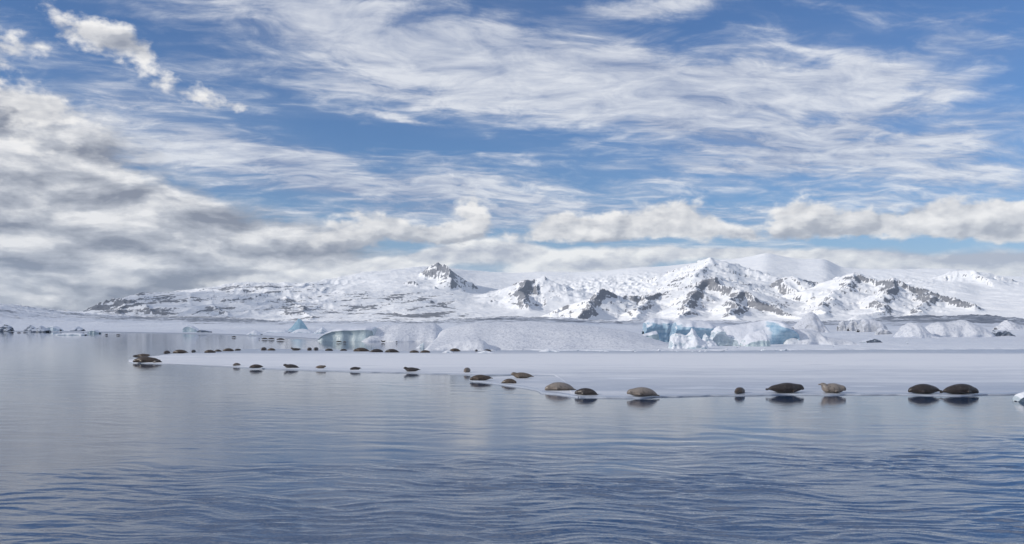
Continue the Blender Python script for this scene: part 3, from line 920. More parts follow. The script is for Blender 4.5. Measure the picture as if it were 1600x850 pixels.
def build_bergs():
    B = berg
    g1 = 'icebergs frozen in at the edge of the ice'
    B('iceberg', 'rounded iceberg with a domed snow top behind the fluted teal slab of the blue cluster', 'iceberg',
      [(1005, 522), (1005.5, 505), (1011, 499), (1020, 496), (1032, 497.3), (1044, 499.5), (1052, 504), (1054.5, 521)], 536.5, 7, OVER, M_BLUE, 0.07, 0.5, g1, seed=1)
    B('iceberg', 'dark teal ice slab with fluted upright face, leftmost in the blue iceberg cluster', 'iceberg',
      [(975, 535), (981, 530), (993, 525.5), (1005, 521.5), (1015, 518.8), (1024, 517), (1026.5, 517.5), (1027.5, 536)], 538, 6, CLIFF, M_TEAL, 0.06, 0.7, g1, seed=2)
    B('iceberg', 'broad tabular iceberg, thick snow cap over pale blue ice, behind the white spiked berg', 'iceberg',
      [(1049, 530), (1050, 510), (1054, 502), (1060, 499.8), (1076, 499.5), (1097, 501.5), (1108, 504.5), (1118, 510.5), (1121, 530)], 539, 8, OVER, M_BLUE, 0.05, 0.45, g1, seed=3)
    B('iceberg', 'white snow-plastered iceberg with a sharp spike, foremost in the blue iceberg cluster', 'iceberg',
      [(1045, 546), (1047, 530), (1050, 523), (1055, 520.5), (1064, 521.5), (1075, 523.5), (1078.5, 518), (1081.5, 511.5), (1085, 515.5), (1091, 525), (1098, 529.5), (1103, 534), (1105, 545)], 546.5, 4.5, SLOPE, M_PALE, 0.08, 0.8, g1, seed=4, facet=0.5)
    B('iceberg', 'small pointed white ice spire between the spiked berg and the curled berg', 'iceberg',
      [(1095, 541), (1097, 530), (1100, 523), (1102.3, 519.5), (1105, 523.5), (1110, 529.5), (1118, 535), (1121, 541)], 542.5, 3, FIN, M_PALE, 0.10, 0.9, g1, seed=5, facet=0.4)
    B('iceberg', 'curled wave-shaped pale iceberg with a hollow front, between the spire and the long berg', 'iceberg',
      [(1107, 541), (1109, 528), (1113, 517), (1118, 511), (1123, 508.5), (1127, 510), (1131, 518), (1136, 523.5), (1144, 525), (1147, 531), (1149, 541)], 541.5, 4.5, OVER, M_PALE, 0.09, 0.7, g1, seed=6, facet=0.3)
    B('iceberg', 'longest iceberg, smooth snow back and a deep blue undercut face at its right end', 'iceberg',
      [(1126, 530), (1128, 512), (1136, 508), (1156, 507), (1179, 503), (1192, 500), (1203, 498.8), (1213, 500), (1222, 504), (1230, 510), (1236, 516), (1238, 530)], 539.5, 10, SLOPE, M_BLUE, 0.05, 0.4, g1, seed=7, section2=OVER, swap=0.60)
    B('iceberg', 'tilted iceberg with bright white sloping top and teal foot before the longest berg', 'iceberg',
      [(1158, 540), (1160, 534.5), (1165, 527), (1170, 521.5), (1182, 518), (1190, 516), (1195.5, 514.8), (1197.5, 518), (1199, 540)], 542.5, 5, TILT, M_TEAL, 0.05, 0.8, g1, seed=8)
    B('snow_mound', 'low flat-topped snow mound right of the deep blue iceberg face', 'snow mound',
      [(1214, 538), (1216, 530), (1220, 524), (1228, 517.5), (1238, 514.5), (1252, 513.7), (1266, 515), (1275, 517.5), (1280, 524), (1296, 527), (1318, 530), (1330, 536)], 539.5, 12, DOME, M_SNOW, 0.05, 0.4, 'snow mounds behind the ice', seed=9)
    B('iceberg', 'tall grey cone-shaped ice mound rising behind the flat-topped snow mound', 'iceberg',
      [(1240, 511), (1248, 504), (1255, 498), (1262, 491), (1267, 487.5), (1271, 486.8), (1276, 490), (1281, 497), (1286, 504), (1290, 511)], 522, 16, SLOPE, M_GREY, 0.05, 0.3, None, seed=10, facet=0.3)
    B('iceberg', 'smallest grey ice knob, just right of the tall cone-shaped mound', 'iceberg', [(1309, 510), (1312, 504), (1315, 501), (1318, 503), (1321, 510)], 519, 6, DOME, M_GREY, 0.10, 0.4, None, seed=11)
    B('iceberg', 'grey knobbly ice lump between the smallest knob and the brown-sided dome', 'iceberg', [(1325, 511), (1327, 503), (1331, 499), (1336, 499.5), (1340, 504), (1342, 511)], 519.5, 7, DOME, M_GREY, 0.10, 0.4, None, seed=12, facet=0.4)
    B('iceberg', 'snow dome with a steep brownish left flank behind the dirty ice block', 'iceberg', [(1341, 515), (1344, 504), (1348, 498.3), (1354, 498.8), (1366, 499), (1375, 502), (1381, 507), (1384, 516)], 520.5, 10, DOME, M_GREY, 0.05, 0.35, None, seed=13)
    B('iceberg', 'dirty brown and white ice block at the foot of the brown-sided dome', 'iceberg', [(1368, 524), (1370, 517), (1375, 512.5), (1382, 513.5), (1388, 517), (1393, 524)], 525.5, 4, CLIFF, M_GREY, 0.12, 0.7, None, seed=14, facet=0.6)
    B('iceberg', 'heap of broken dark ice blocks out on the snow flat below the dirty block', 'iceberg', [(1345, 535), (1350, 531.5), (1356, 530), (1362, 527.8), (1367, 529.5), (1372, 532), (1376, 535.5)], 536, 3, CLIFF, M_DARK, 0.16, 1.2, None, seed=15, facet=0.9)
    B('snow_mound', 'left one of the two big smooth snow mounds by the right edge, egg-shaped', 'snow mound',
      [(1404, 528), (1408, 517), (1415, 508), (1423, 503), (1430, 504), (1437, 509), (1446, 519), (1459, 528)], 529, 12, DOME, M_SNOW, 0.09, 0.4, 'snow mounds behind the ice', seed=16)
    B('snow_mound', 'right and wider of the two big smooth snow mounds by the right edge', 'snow mound',
      [(1446, 528), (1450, 515), (1456, 506), (1463, 502.8), (1474, 505), (1486, 502.5), (1500, 499.3), (1511, 502), (1523, 508), (1535, 517), (1548, 528)], 528.5, 16, DOME, M_SNOW, 0.09, 0.35, 'snow mounds behind the ice', seed=17)
    B('iceberg', 'shattered dark and white ice at the foot of the wider right-hand snow mound', 'iceberg', [(1545, 526), (1549, 519), (1554, 515.5), (1560, 517), (1568, 516), (1575, 519), (1582, 526)], 527.5, 5, CLIFF, M_DARK, 0.15, 0.7, None, seed=18, facet=0.9)
    B('iceberg', 'low peaked ice ridge far back at the right edge below the dark moraine', 'iceberg', [(1556, 512), (1566, 506), (1575, 500), (1584, 503), (1594, 508), (1606, 512)], 520, 14, SLOPE, M_GREY, 0.10, 0.3, None, seed=19, facet=0.4)
    # left and middle
    B('iceberg', 'teal pyramid iceberg with a pointed top, alone on the far left shore', 'iceberg',
      [(449, 517), (455, 511), (459, 506), (463, 501), (466.5, 497), (470, 498.5), (474, 503), (479, 510), (483, 517)], 518.5, 9, FIN, M_DEEP, 0.04, 0.2, None, gz0=0.4, seed=20)
    B('iceberg', 'low white ice hump at the foot of the teal pyramid', 'iceberg', [(456, 520), (462, 515.5), (472, 513.5), (482, 515), (491, 520)], 520.5, 6, DOME, M_PALE, 0.08, 0.3, None, gz0=0.3, seed=21)
    B('iceberg', 'jagged white ice heap between the teal pyramid and the teal-faced berg', 'iceberg', [(491, 521), (496, 516), (501, 513), (504, 510.5), (508, 513.5), (514, 521)], 522, 5, DOME, M_PALE, 0.16, 0.5, None, gz0=0.3, seed=22, facet=0.8)
    B('iceberg', 'small white snow hump on the far shore left of the teal pyramid', 'iceberg', [(387, 522), (393, 518), (398, 516), (403, 518), (409, 522)], 523, 5, DOME, M_PALE, 0.08, 0.4, None, gz0=0.3, seed=23)
    B('iceberg', 'long low white ice floe on the far shore just left of the teal pyramid', 'iceberg', [(412, 519), (422, 516), (434, 514.8), (446, 516), (452, 519)], 519.5, 6, DOME, M_PALE, 0.10, 0.3, None, gz0=0.4, seed=24)
    B('iceberg', 'pale green square-cut iceberg on the far shore with a flat dark slab beside it', 'iceberg', [(288, 517), (290, 510), (294, 508.3), (302, 509.5), (308, 513), (313, 518)], 518.5, 6, CLIFF, M_TEAL, 0.08, 0.3, None, gz0=0.4, seed=25, facet=0.4)
    B('iceberg', 'flat dark blue ice slab lying beside the pale green square-cut berg', 'iceberg', [(309, 518), (314, 514.5), (322, 515.5), (330, 518)], 519, 4, CLIFF, M_DARK, 0.08, 0.4, None, gz0=0.4, seed=26)
    B('iceberg', 'dark ice block cut off by the left edge of the view', 'iceberg', [(-8, 513), (0, 509), (8, 506), (13, 508.5), (18, 513)], 516.5, 8, SLOPE, M_DARK, 0.16, 0.35, None, gz0=0.5, seed=27, facet=0.5)
    B('iceberg', 'slanting blue-grey ice block, left one of the dark pair on the far left shore', 'iceberg', [(41, 514), (46, 507), (50, 509), (57, 514.5)], 516.5, 8, SLOPE, M_DARK, 0.16, 0.35, None, gz0=0.5, seed=28, facet=0.5)
    B('iceberg', 'dark wedge of ice, right one of the dark pair on the far left shore', 'iceberg', [(54, 516), (60, 510), (64, 508.5), (70, 512), (74, 516)], 517.5, 8, SLOPE, M_DARK, 0.16, 0.35, None, gz0=0.5, seed=29, facet=0.5)
    B('iceberg', 'white sunlit ice block right of the dark pair on the far left shore', 'iceberg', [(76, 515), (80, 510), (86, 508.8), (91, 511), (95, 515)], 516.5, 8, CLIFF, M_PALE, 0.10, 0.25, None, gz0=0.5, seed=30, facet=0.5)
    B('iceberg', 'small blue ice peak on the far left shore below the end of the mountain', 'iceberg', [(113, 514), (117, 511), (121, 509.5), (126, 512), (130, 514.5)], 516.5, 7, SLOPE, M_DARK, 0.10, 0.25, None, gz0=0.5, seed=31)
    B('iceberg', 'flat white floe with a dark notch right at the far left waterline', 'iceberg', [(88, 522.5), (100, 520.5), (118, 519.8), (127, 520.5), (134, 522.5)], 522.8, 5, DOME, M_PALE, 0.10, 0.4, None, gz0=0.25, seed=32)
    B('iceberg', 'blue-grey slab propped on snow just above the flat white floe at the far left', 'iceberg', [(140, 519.5), (146, 516), (151, 515.5), (156, 519.5)], 520, 5, CLIFF, M_TEAL, 0.08, 0.3, None, gz0=0.35, seed=33)
    g2 = 'great snow-covered ice mounds across the channel'
    B('iceberg', 'snow-topped iceberg with a straight teal wall, left end of the mounds across the channel', 'iceberg',
      [(504, 532), (510, 526), (518, 518), (527, 513.5), (541, 511), (560, 510.2), (578, 509.6), (588, 510.5), (594, 531)], 533, 16, CLIFF, M_TEAL, 0.035, 0.3, g2, gz0=0.05, seed=34)
    B('snow_mound', 'middle snow mound with a wrinkled grey front above the channel', 'snow mound',
      [(574, 533), (580, 520), (588, 512), (604, 507.8), (630, 505), (660, 504.6), (680, 506), (688, 511), (694, 533)], 533.6, 30, SLOPE, M_SNOW, 0.07, 0.25, g2, gz0=0.05, seed=35, facet=0.5)
    B('snow_mound', 'widest and highest snow mound, a long smooth back in the middle of the view', 'snow mound',
      [(678, 546), (684, 528), (690, 517), (700, 511.5), (716, 507.5), (745, 503), (780, 503.5), (820, 502.8), (850, 503.8), (895, 506), (937, 509.5), (980, 516.5), (1002, 522), (1030, 533), (1044, 545)], 549, 56, SLOPE, M_SNOW, 0.10, 0.09, g2, gz0=0.05, n=140, m=60, seed=36)
    B('snow_mound', 'small snow tongue with a bright curved crest at the left foot of the widest mound', 'snow mound',
      [(673, 546), (684, 542), (700, 537), (718, 532.5), (735, 530), (748, 530), (756, 532.5), (764, 539), (776, 547)], 548.4, 8, DOME, M_SNOW, 0.05, 0.4, g2, gz0=0.05, seed=37)
    B('ice_chunk', 'thin upright white ice shard standing in the channel below the middle mound', 'ice chunk', [(650, 543.5), (654, 541), (658, 537), (662, 533.5), (663.5, 543)], 544, 0.7, FIN, M_PALE, 0.06, 1.0, None, gz0=0.0, n=24, m=16, seed=38)
    B('ice_chunk', 'lumpy white ice chunk beside the seal at the foot of the snow tongue', 'ice chunk', [(691, 551), (696, 548.5), (701, 547), (705, 548.5), (709, 551)], 551, 1.6, DOME, M_PALE, 0.2, 1.6, None, gz0=0.12, n=24, m=16, seed=39, facet=0.6)
    B('ice_chunk', 'flat crumbled white ice ridge in front of the two seals at the widest mound', 'ice chunk', [(745, 551.5), (750, 549.5), (757, 547.5), (765, 549), (772, 551.5)], 551.5, 1.6, DOME, M_PALE, 0.2, 1.4, None, gz0=0.12, n=30, m=16, seed=40, facet=0.6)
    B('ice_chunk', 'curved white ice ridge at the front foot of the widest mound', 'ice chunk', [(842, 549), (850, 546.5), (856, 544.5), (866, 545.5), (874, 549)], 549.5, 2, DOME, M_PALE, 0.2, 1.2, None, gz0=0.12, n=30, m=16, seed=41, facet=0.6)
    B('ice_chunk', 'greenish white ice block floating in the water, cut off by the right edge', 'ice chunk', [(1586.5, 628), (1587.5, 619), (1592, 614.5), (1601, 611.5), (1614, 611), (1630, 614), (1638, 628)], 629, 0.9, OVER, M_PALE, 0.06, 2.0, None, gz0=-0.02, seed=42)


build_bergs()


def build_rubble():
    """broken bits along the foot of the bergs, each a small lump of its own"""
    rng = random.Random(5)
    protos = []
    for k in range(6):
        bm = bmesh.new()
        for i in range(14):
            a, b = rng.uniform(0, 6.283), rng.uniform(-0.35, 1.0)
            rr = math.sqrt(max(0, 1 - b * b)) * rng.uniform(0.7, 1.1)
            bm.verts.new((rr * math.cos(a), rr * math.sin(a) * 0.8, b * rng.uniform(0.5, 0.9)))
        r = bmesh.ops.convex_hull(bm, input=bm.verts)
        bmesh.ops.delete(bm, geom=[v for v in bm.verts if not v.link_faces], context='VERTS')
        me = bpy.data.meshes.new('ice_chunk')
        bm.to_mesh(me)
        bm.free()
        me.materials.append(M_PALE)
        protos.append(me)
    spots = []
    for i in range(46):
        spots.append((rng.uniform(985, 1235), rng.uniform(541.5, 550.5), rng.uniform(0.10, 0.30), 0))
    for i in range(16):
        spots.append((rng.uniform(1225, 1420), rng.uniform(532, 542), rng.uniform(0.12, 0.38), 1))
    for i in range(16):
        spots.append((rng.uniform(860, 1000), rng.uniform(545, 551), rng.uniform(0.08, 0.2), 2))
    lab = ['small white lump of broken ice scattered along the foot of the blue iceberg cluster',
           'small white lump of broken ice on the snow flat right of the blue icebergs',
           'small white lump of broken ice along the front foot of the widest snow mound']
    grp = ['ice lumps below the blue icebergs', 'ice lumps on the right snow flat', 'ice lumps below the widest mound']
    for px, py, s, k in spots:
        d = F * (CAM_H - 0.16) / (py - HZ)
        o = bpy.data.objects.new('ice_chunk', rng.choice(protos))
        COL.objects.link(o)
        o.location = (gx(px, d), d, 0.17 if k != 1 else 0.25)
        o.scale = (s * rng.uniform(1.0, 2.2), s * rng.uniform(0.8, 1.4), s * rng.uniform(0.6, 1.1))
        o.rotation_euler = (rng.uniform(-0.2, 0.2), rng.uniform(-0.2, 0.2), rng.uniform(0, 6.28))
        tag(o, lab[k], 'ice chunk', grp[k])


build_rubble()


# ------------------------------------------------------------------ seals
def seal_material(name, back, side, spot, spot_amt, belly):
    m, nt, p = new_mat(name)
    tc = nt.nodes.new('ShaderNodeTexCoord')
    ob = tc.outputs['Object']
    Z = sep(nt, ob)[2]
    n1 = noise(nt, ob, 6.0, 5, 0.65)
    n2 = noise(nt, ob, 16.0, 5, 0.6)
    n3 = noise(nt, ob, 2.2, 3, 0.5)
    up = (Z + (n3 - 0.5) * 0.22).ss(0.10, 0.36)
    c = mixc(nt, up, side, back)
    c = mixc(nt, (Z + (n1 - 0.5) * 0.12).ss(0.12, 0.03) * 0.8, c, belly)
    c = mixc(nt, ((n1 - 0.5) * 1.3 + (n2 - 0.5) * 1.1).ss(0.02, 0.20) * spot_amt, c, spot)
    dk = attr(nt, 'dark')
    c = mixc(nt, dk.clamp(), c, (0.012, 0.011, 0.011))
    nt.links.new(c, p.inputs['Base Color'])
    nt.links.new(((n2 - 0.5) * 0.3 + 0.36).s, p.inputs['Roughness'])
    p.inputs['Specular IOR Level'].default_value = 0.6
    nt.links.new(bump(nt, n2 * 0.012 + n1 * 0.015, 0.7, 1.0), p.inputs['Normal'])
    return m


FUR = {
    'dark':  seal_material('dark_brown_fur', (0.026, 0.019, 0.016), (0.036, 0.026, 0.021), (0.10, 0.085, 0.075), 0.5, (0.05, 0.042, 0.036)),
    'brown': seal_material('mottled_brown_fur', (0.072, 0.050, 0.034), (0.098, 0.068, 0.046), (0.025, 0.02, 0.018), 0.85, (0.13, 0.105, 0.08)),
    'tan':   seal_material('tan_fur', (0.14, 0.108, 0.082), (0.185, 0.142, 0.105), (0.07, 0.056, 0.046), 0.7, (0.13, 0.10, 0.08)),
    'pale':  seal_material('pale_grey_fur', (0.25, 0.215, 0.185), (0.27, 0.22, 0.18), (0.075, 0.062, 0.054), 0.8, (0.16, 0.13, 0.11)),
}


def loft_rings(rings):
    """rings: list of lists of points; returns verts, faces with end caps"""
    V, Fc = [], []
    k = len(rings[0])
    for r in rings:
        V += [tuple(p) for p in r]
    for i in range(len(rings) - 1):
        for j in range(k):
            Fc.append((i * k + j, i * k + (j + 1) % k, (i + 1) * k + (j + 1) % k, (i + 1) * k + j))
    Fc.append(tuple(range(k))[::-1])
    Fc.append(tuple(range((len(rings) - 1) * k, len(rings) * k)))
    return V, Fc


def make_seal_mesh(L, head_up, tail_up, curl, fat, roll, voxel):
    """body along +X (nose at +L/2, hind flippers at -L/2), resting on z = 0"""
    T = np.array([0.0, 0.018, 0.05, 0.085, 0.12, 0.155, 0.20, 0.27, 0.36, 0.46, 0.56, 0.66, 0.75, 0.83, 0.89, 0.93])
    RW = np.array([0.022, 0.042, 0.056, 0.076, 0.084, 0.086, 0.098, 0.124, 0.144, 0.150, 0.146, 0.132, 0.110, 0.080, 0.052, 0.036]) * fat * L
    RH = np.array([0.020, 0.036, 0.050, 0.070, 0.080, 0.084, 0.096, 0.112, 0.122, 0.125, 0.121, 0.109, 0.091, 0.067, 0.044, 0.028]) * fat * L
    tt = np.linspace(0, 0.93, 34)
    rw, rh = np.interp(tt, T, RW), np.interp(tt, T, RH)
    kx = np.array([0.25, 0.5, 0.25])
    rw[1:-1], rh[1:-1] = np.convolve(rw, kx, 'valid'), np.convolve(rh, kx, 'valid')
    # spine
    lift = head_up * L * sst(tt, 0.33, 0.06) + tail_up * L * sst(tt, 0.62, 0.95)
    cz = rh * 0.86 + lift
    # a raised head shortens the neck along x
    ang = curl * (tt - 0.45)
    cx = np.zeros_like(tt)
    cy = np.zeros_like(tt)
    seg = (tt[1] - tt[0]) * L
    for i in range(1, len(tt)):
        dz = cz[i] - cz[i - 1]
        h = math.sqrt(max(seg * seg - dz * dz, (0.45 * seg) ** 2))
        cx[i] = cx[i - 1] - h * math.cos(ang[i])
        cy[i] = cy[i - 1] - h * math.sin(ang[i])
    mid = len(tt) // 2
    xm = (cx.max() + cx.min()) / 2
    cx, cy = cx - xm, cy - cy[mid]
    P = np.stack([cx, cy, cz], -1)
    tan = np.gradient(P, axis=0)
    tan /= np.linalg.norm(tan, axis=1)[:, None]
    K = 16
    rings = []
    for i in range(len(tt)):
        t = tan[i]
        side = np.cross(t, (0, 0, 1.0))
        side /= np.linalg.norm(side)
        up = np.cross(side, t)
        ring = []
        for j in range(K):
            a = 2 * math.pi * j / K
            q = P[i] + side * math.cos(a) * rw[i] + up * math.sin(a) * rh[i] * (0.9 if math.sin(a) < 0 else 1.0)
            ring.append(q)
        rings.append(ring)
    V, Fc = loft_rings(rings)

    def add(v2, f2):
        o = len(V)
        V.extend(v2)
        Fc.extend([tuple(o + q for q in f) for f in f2])

    def paddle(origin, d, flat, length, w0, w1, th):
        d = np.array(d, float); d /= np.linalg.norm(d)
        flat = np.array(flat, float); flat -= d * flat.dot(d); flat /= np.linalg.norm(flat)
        nrm = np.cross(d, flat)
        rr = []
        for s, wv in ((-0.15, 0.8), (0.0, 1.0), (0.3, 1.0), (0.6, 1.0), (0.85, 0.95), (1.0, 0.55)):
            w = (w0 + (w1 - w0) * max(s, 0)) * wv
            c = np.array(origin) + d * length * s
            rr.append([tuple(c + flat * math.cos(a) * w + nrm * math.sin(a) * th) for a in np.linspace(0, 2 * math.pi, 10, endpoint=False)])
        add(*loft_rings(rr))

    i_s = int(0.30 / 0.93 * 33)
    for sgn in (-1, 1):
        t = tan[i_s]
        side = np.cross(t, (0, 0, 1.0)); side /= np.linalg.norm(side)
        org = P[i_s] + side * sgn * rw[i_s] * 0.88 + np.array([0, 0, -rh[i_s] * 0.35])
        d = t * 0.75 + side * sgn * 0.38 + np.array([0, 0, -0.32 if head_up > 0.05 else -0.18])
        paddle(org, d, (0, 0, 1) if head_up < 0.05 else t + side * sgn, 0.12 * L, 0.028 * L, 0.032 * L, 0.013 * L)
    tl = tan[-1]
    side = np.cross(tl, (0, 0, 1.0)); side /= np.linalg.norm(side)
    for sgn in (-1, 1):
        paddle(P[-1] + side * sgn * 0.012 * L, tl + side * sgn * 0.22 + np.array([0, 0, 0.10]), (0, 0, 1), 0.085 * L, 0.022 * L, 0.036 * L, 0.013 * L)
    me = bpy.data.meshes.new('tmp')
    me.from_pydata([tuple(map(float, v)) for v in V], [], Fc)
    ob = bpy.data.objects.new('tmp', me)
    COL.objects.link(ob)
    rm = ob.modifiers.new('r', 'REMESH'); rm.mode = 'VOXEL'; rm.voxel_size = voxel
    sm = ob.modifiers.new('s', 'SMOOTH'); sm.factor = 0.5; sm.iterations = 3
    dg = bpy.context.evaluated_depsgraph_get()
    out = bpy.data.meshes.new_from_object(ob.evaluated_get(dg))
    bpy.data.objects.remove(ob)
    bpy.data.meshes.remove(me)
    out.name = 'seal'
    co = np.empty(len(out.vertices) * 3)
    out.vertices.foreach_get('co', co)
    co = co.reshape(-1, 3)
    co[:, 2] = np.maximum(co[:, 2], 0.0)
    # sagging blubber where the body meets the ice
    low = np.exp(-co[:, 2] / (0.05 * L))
    co[:, 1] *= 1 + 0.10 * low
    # nose, eyes
    dark = np.zeros(len(co))
    i_e = int(0.062 / 0.93 * 33)
    t = tan[i_e]
    side = np.cross(t, (0, 0, 1.0)); side /= np.linalg.norm(side)
    up = np.cross(side, t)
    pts = [(P[0] + np.array([0, 0, 0.006 * L]), 0.018 * L)]
    for sgn in (-1, 1):
        pts.append((P[i_e] + side * sgn * rw[i_e] * 0.72 + up * rh[i_e] * 0.62, 0.014 * L))
    for c, rr in pts:
        dd = np.linalg.norm(co - c, axis=1)
        dark = np.maximum(dark, sst(dd, rr * 1.9, rr * 0.8))
    out.vertices.foreach_set('co', co.ravel())
    a = out.attributes.new('dark', 'FLOAT', 'POINT')
    a.data.foreach_set('value', dark.astype(np.float32))
    out.polygons.foreach_set('use_smooth', np.ones(len(out.polygons), dtype=bool))
    out.update()
    return out


def seal(px0, px1, base_py, yaw, fur, label, head=0.0, tail=0.0, curl=0.0, fat=1.0, group=None, ground=ICE_Z, length=None):
    """yaw: direction of the nose in degrees, 0 = right, 90 = away, 180 = left, 270 = towards the camera"""
    d = F * (CAM_H - ground) / (base_py - HZ)
    wpx = abs(px1 - px0)
    span = wpx * d / F
    ca, sa = abs(math.cos(math.radians(yaw))), abs(math.sin(math.radians(yaw)))
    fat = fat * 1.07
    L = length or span / (0.97 * ca + 0.27 * fat * sa)
    vox = max(0.018, min(0.05, 0.8 * d / F))
    me = make_seal_mesh(L, head, tail, curl, fat, 0, vox)
    me.materials.append(FUR[fur])
    o = bpy.data.objects.new('seal', me)
    COL.objects.link(o)
    o.location = (gx((px0 + px1) / 2, d), d + 0.30 * L * sa, ground - 0.012)
    o.rotation_euler = (0, 0, math.radians(yaw))
    tag(o, label, 'seal', group)
    return o


def build_seals():
    g = 'seals resting along the near ice edge'
    S = seal
    # nearest row, from the right
    S(1471, 1533, 615, 4, 'dark', 'dark seal lying flat with head to the right, rightmost on the near ice edge', fat=1.02, tail=0.03, group=g)
    S(1417, 1471, 614.4, 184, 'dark', 'dark seal with lifted flipper tip, second from right on the near edge', fat=1.12, head=0.02, tail=0.05, group=g)
    S(1285, 1319, 613.6, 352, 'pale', 'plump pale seal curled like a banana with its tail flippers held straight up', fat=1.38, head=0.06, tail=0.26, curl=0.45, group=g, length=1.55)
    S(1198.5, 1260, 613.2, 6, 'dark', 'long dark seal with a pointed tail, just left of the pale curled seal', fat=1.02, head=0.06, tail=0.07, group=g)
    S(1143, 1173, 614.6, 232, 'brown', 'stocky brown seal half facing the water, left of the long dark pointed-tailed seal', fat=1.08, group=g)
    S(977.5, 1029, 618.6, 183, 'pale', 'pale grey seal with lifted round head, right of the short dark log-like seal', fat=1.10, head=0.05, tail=0.0, group=g)
    S(896, 935, 617.0, 172, 'dark', 'short dark seal lying like a log right beside the tail of a pale seal', fat=1.16, head=0.02, curl=0.25, group=g, ground=0.09)
    S(849, 899, 609.8, 186, 'pale', 'pale grey seal with a rounded back, its pointed tail behind the short dark seal', fat=1.06, head=0.0, tail=0.01, group=g, ground=0.085)
    S(797, 833, 590.5, 183, 'tan', 'tan seal with upright head looking back over the ledge, above the small brown seal', fat=1.0, head=0.12, tail=0.05, group=g)
    S(782.5, 809, 598.8, 350, 'brown', 'small brown seal at the ledge edge below the tan one with upright head', fat=1.16, curl=0.4, group=g, ground=0.085)
    S(732.5, 769, 594.0, 184, 'brown', 'mottled brown seal stretched out at the tip of the ledge with its tail lifted', fat=0.98, tail=0.07, group=g, ground=0.085)
    S(723, 736, 582.2, 262, 'tan', 'round seal seen end on with a pale face, just above the tip of the ledge', fat=1.12, group=g)
    S(629, 656.5, 580.2, 183, 'dark', 'dark seal with head high and tail up, alone in the middle of the near edge', fat=0.95, head=0.14, tail=0.08, group=g)
    S(545.5, 564.5, 578.0, 196, 'dark', 'dark seal with tail flippers raised, next left of the one with head high', fat=1.12, head=0.03, tail=0.12, group=g)
    S(492, 510, 575.5, 12, 'tan', 'light tan seal with both ends bent up, between two dark seals on the near edge', fat=1.2, head=0.11, tail=0.07, curl=0.3, group=g)
    S(441, 467, 575.0, 188, 'dark', 'dark seal turning its raised head with a flipper stretched out to the left', fat=0.98, head=0.13, tail=0.02, group=g)
    S(388, 411, 575.0, 200, 'brown', 'brown seal with a pale side and dark tail, left on the near edge', fat=1.08, head=0.01, tail=0.05, group=g)
    S(362, 375, 571.5, 240, 'tan', 'round grey-brown seal seen end on, left of the brown one with pale side', fat=1.12, group=g, tail=0.04)
    g = 'seals heaped at the left tip of the ice'
    S(206, 248, 566.0, 185, 'brown', 'large brown seal lying along the left tip of the ice, in front of the heap', fat=0.86, tail=0.06, group=g)
    S(237, 254, 566.4, 176, 'dark', 'dark seal at the right end of the heap on the left tip of the ice', fat=0.95, tail=0.04, group=g)
    S(206, 224, 558.6, 200, 'dark', 'small dark seal, head to the left, at the back of the left heap', fat=1.1, head=0.07, group=g, ground=0.16)
    S(213, 235, 557.8, 186, 'brown', 'brown seal with its tail lifted clear, topmost in the heap on the left tip', fat=1.0, head=0.05, tail=0.10, group=g, ground=0.30)
    g = 'seals in the far row along the channel'
    S(254.5, 262.5, 552.8, 265, 'brown', 'round brown seal seen end on, leftmost of the far row', group=g, fat=1.05)
    S(269, 293, 552.0, 182, 'brown', 'stretched brown seal with a thin pointed tail, second from left in the far row', group=g, fat=1.0, tail=0.04)
    S(297, 304, 551.0, 275, 'dark', 'round dark seal seen end on, third from left in the far row', group=g, fat=1.0)
    S(318, 337, 551.2, 190, 'brown', 'brown humpbacked seal, front one of the overlapping chain in the far row', group=g, fat=1.05)
    S(334, 347, 549.4, 178, 'dark', 'dark seal half hidden behind the humped brown one in the far row', group=g, fat=1.1)
    S(347, 366, 548.6, 4, 'brown', 'long low brown seal, third in the left overlapping chain of the far row', group=g, fat=1.0)
    S(365.5, 377, 547.9, 10, 'dark', 'dark seal with head up, right end of the overlapping chain in the far row', group=g, fat=1.15, head=0.05)
    S(406.5, 414.5, 547.6, 265, 'brown', 'round seal seen end on, left of the far row pair after the gap', group=g, fat=1.0)
    S(417, 431, 547.6, 184, 'brown', 'pale-backed brown seal, right of the far row pair after the gap', group=g, fat=1.12)
    S(453, 471, 547.6, 181, 'dark', 'dark banana-shaped seal with head and tail both lifted, in the far row', group=g, fat=0.9, head=0.16, tail=0.10)
    S(479, 485.5, 547.7, 268, 'brown', 'left one of two small round seals side by side right of the banana-shaped seal', group=g, fat=1.0)
    S(489, 496, 547.7, 272, 'dark', 'right one of two small round seals side by side right of the banana-shaped seal', group=g, fat=1.0)
    S(507, 521, 548.0, 182, 'dark', 'dark seal with a smoothly arched back, below the left corner of the teal-walled berg', group=g, fat=1.05)
    S(530.5, 543, 548.0, 2, 'dark', 'dark cigar-shaped seal below the middle of the teal wall reflection', group=g, fat=1.0)
    S(551, 577.5, 549.0, 183, 'brown', 'longest seal of the far row, speckled brown, left of two dark ones', group=g, fat=0.9)
    S(577.5, 599.5, 550.2, 4, 'dark', 'blackish seal touching the longest one, in the middle of the far row', group=g, fat=0.95)
    S(600.5, 624, 550.6, 178, 'dark', 'dark peak-backed seal right of the blackish one in the far row', group=g, fat=0.95, tail=0.0)
    S(639, 655.5, 551.0, 184, 'brown', 'left seal of the touching pair below the white ice shard', group=g, fat=1.0)
    S(655.5, 673, 551.0, 2, 'brown', 'right seal of the touching pair below the white ice shard', group=g, fat=0.95)
    S(701.5, 720, 549.0, 182, 'brown', 'grey-brown seal at the foot of the snow tongue below the widest mound', group=g, fat=1.08, ground=0.14)
    S(742, 746.5, 549.2, 268, 'dark', 'tiny round black seal in front of the bright crest of the snow tongue', group=g, fat=1.0, ground=0.14)
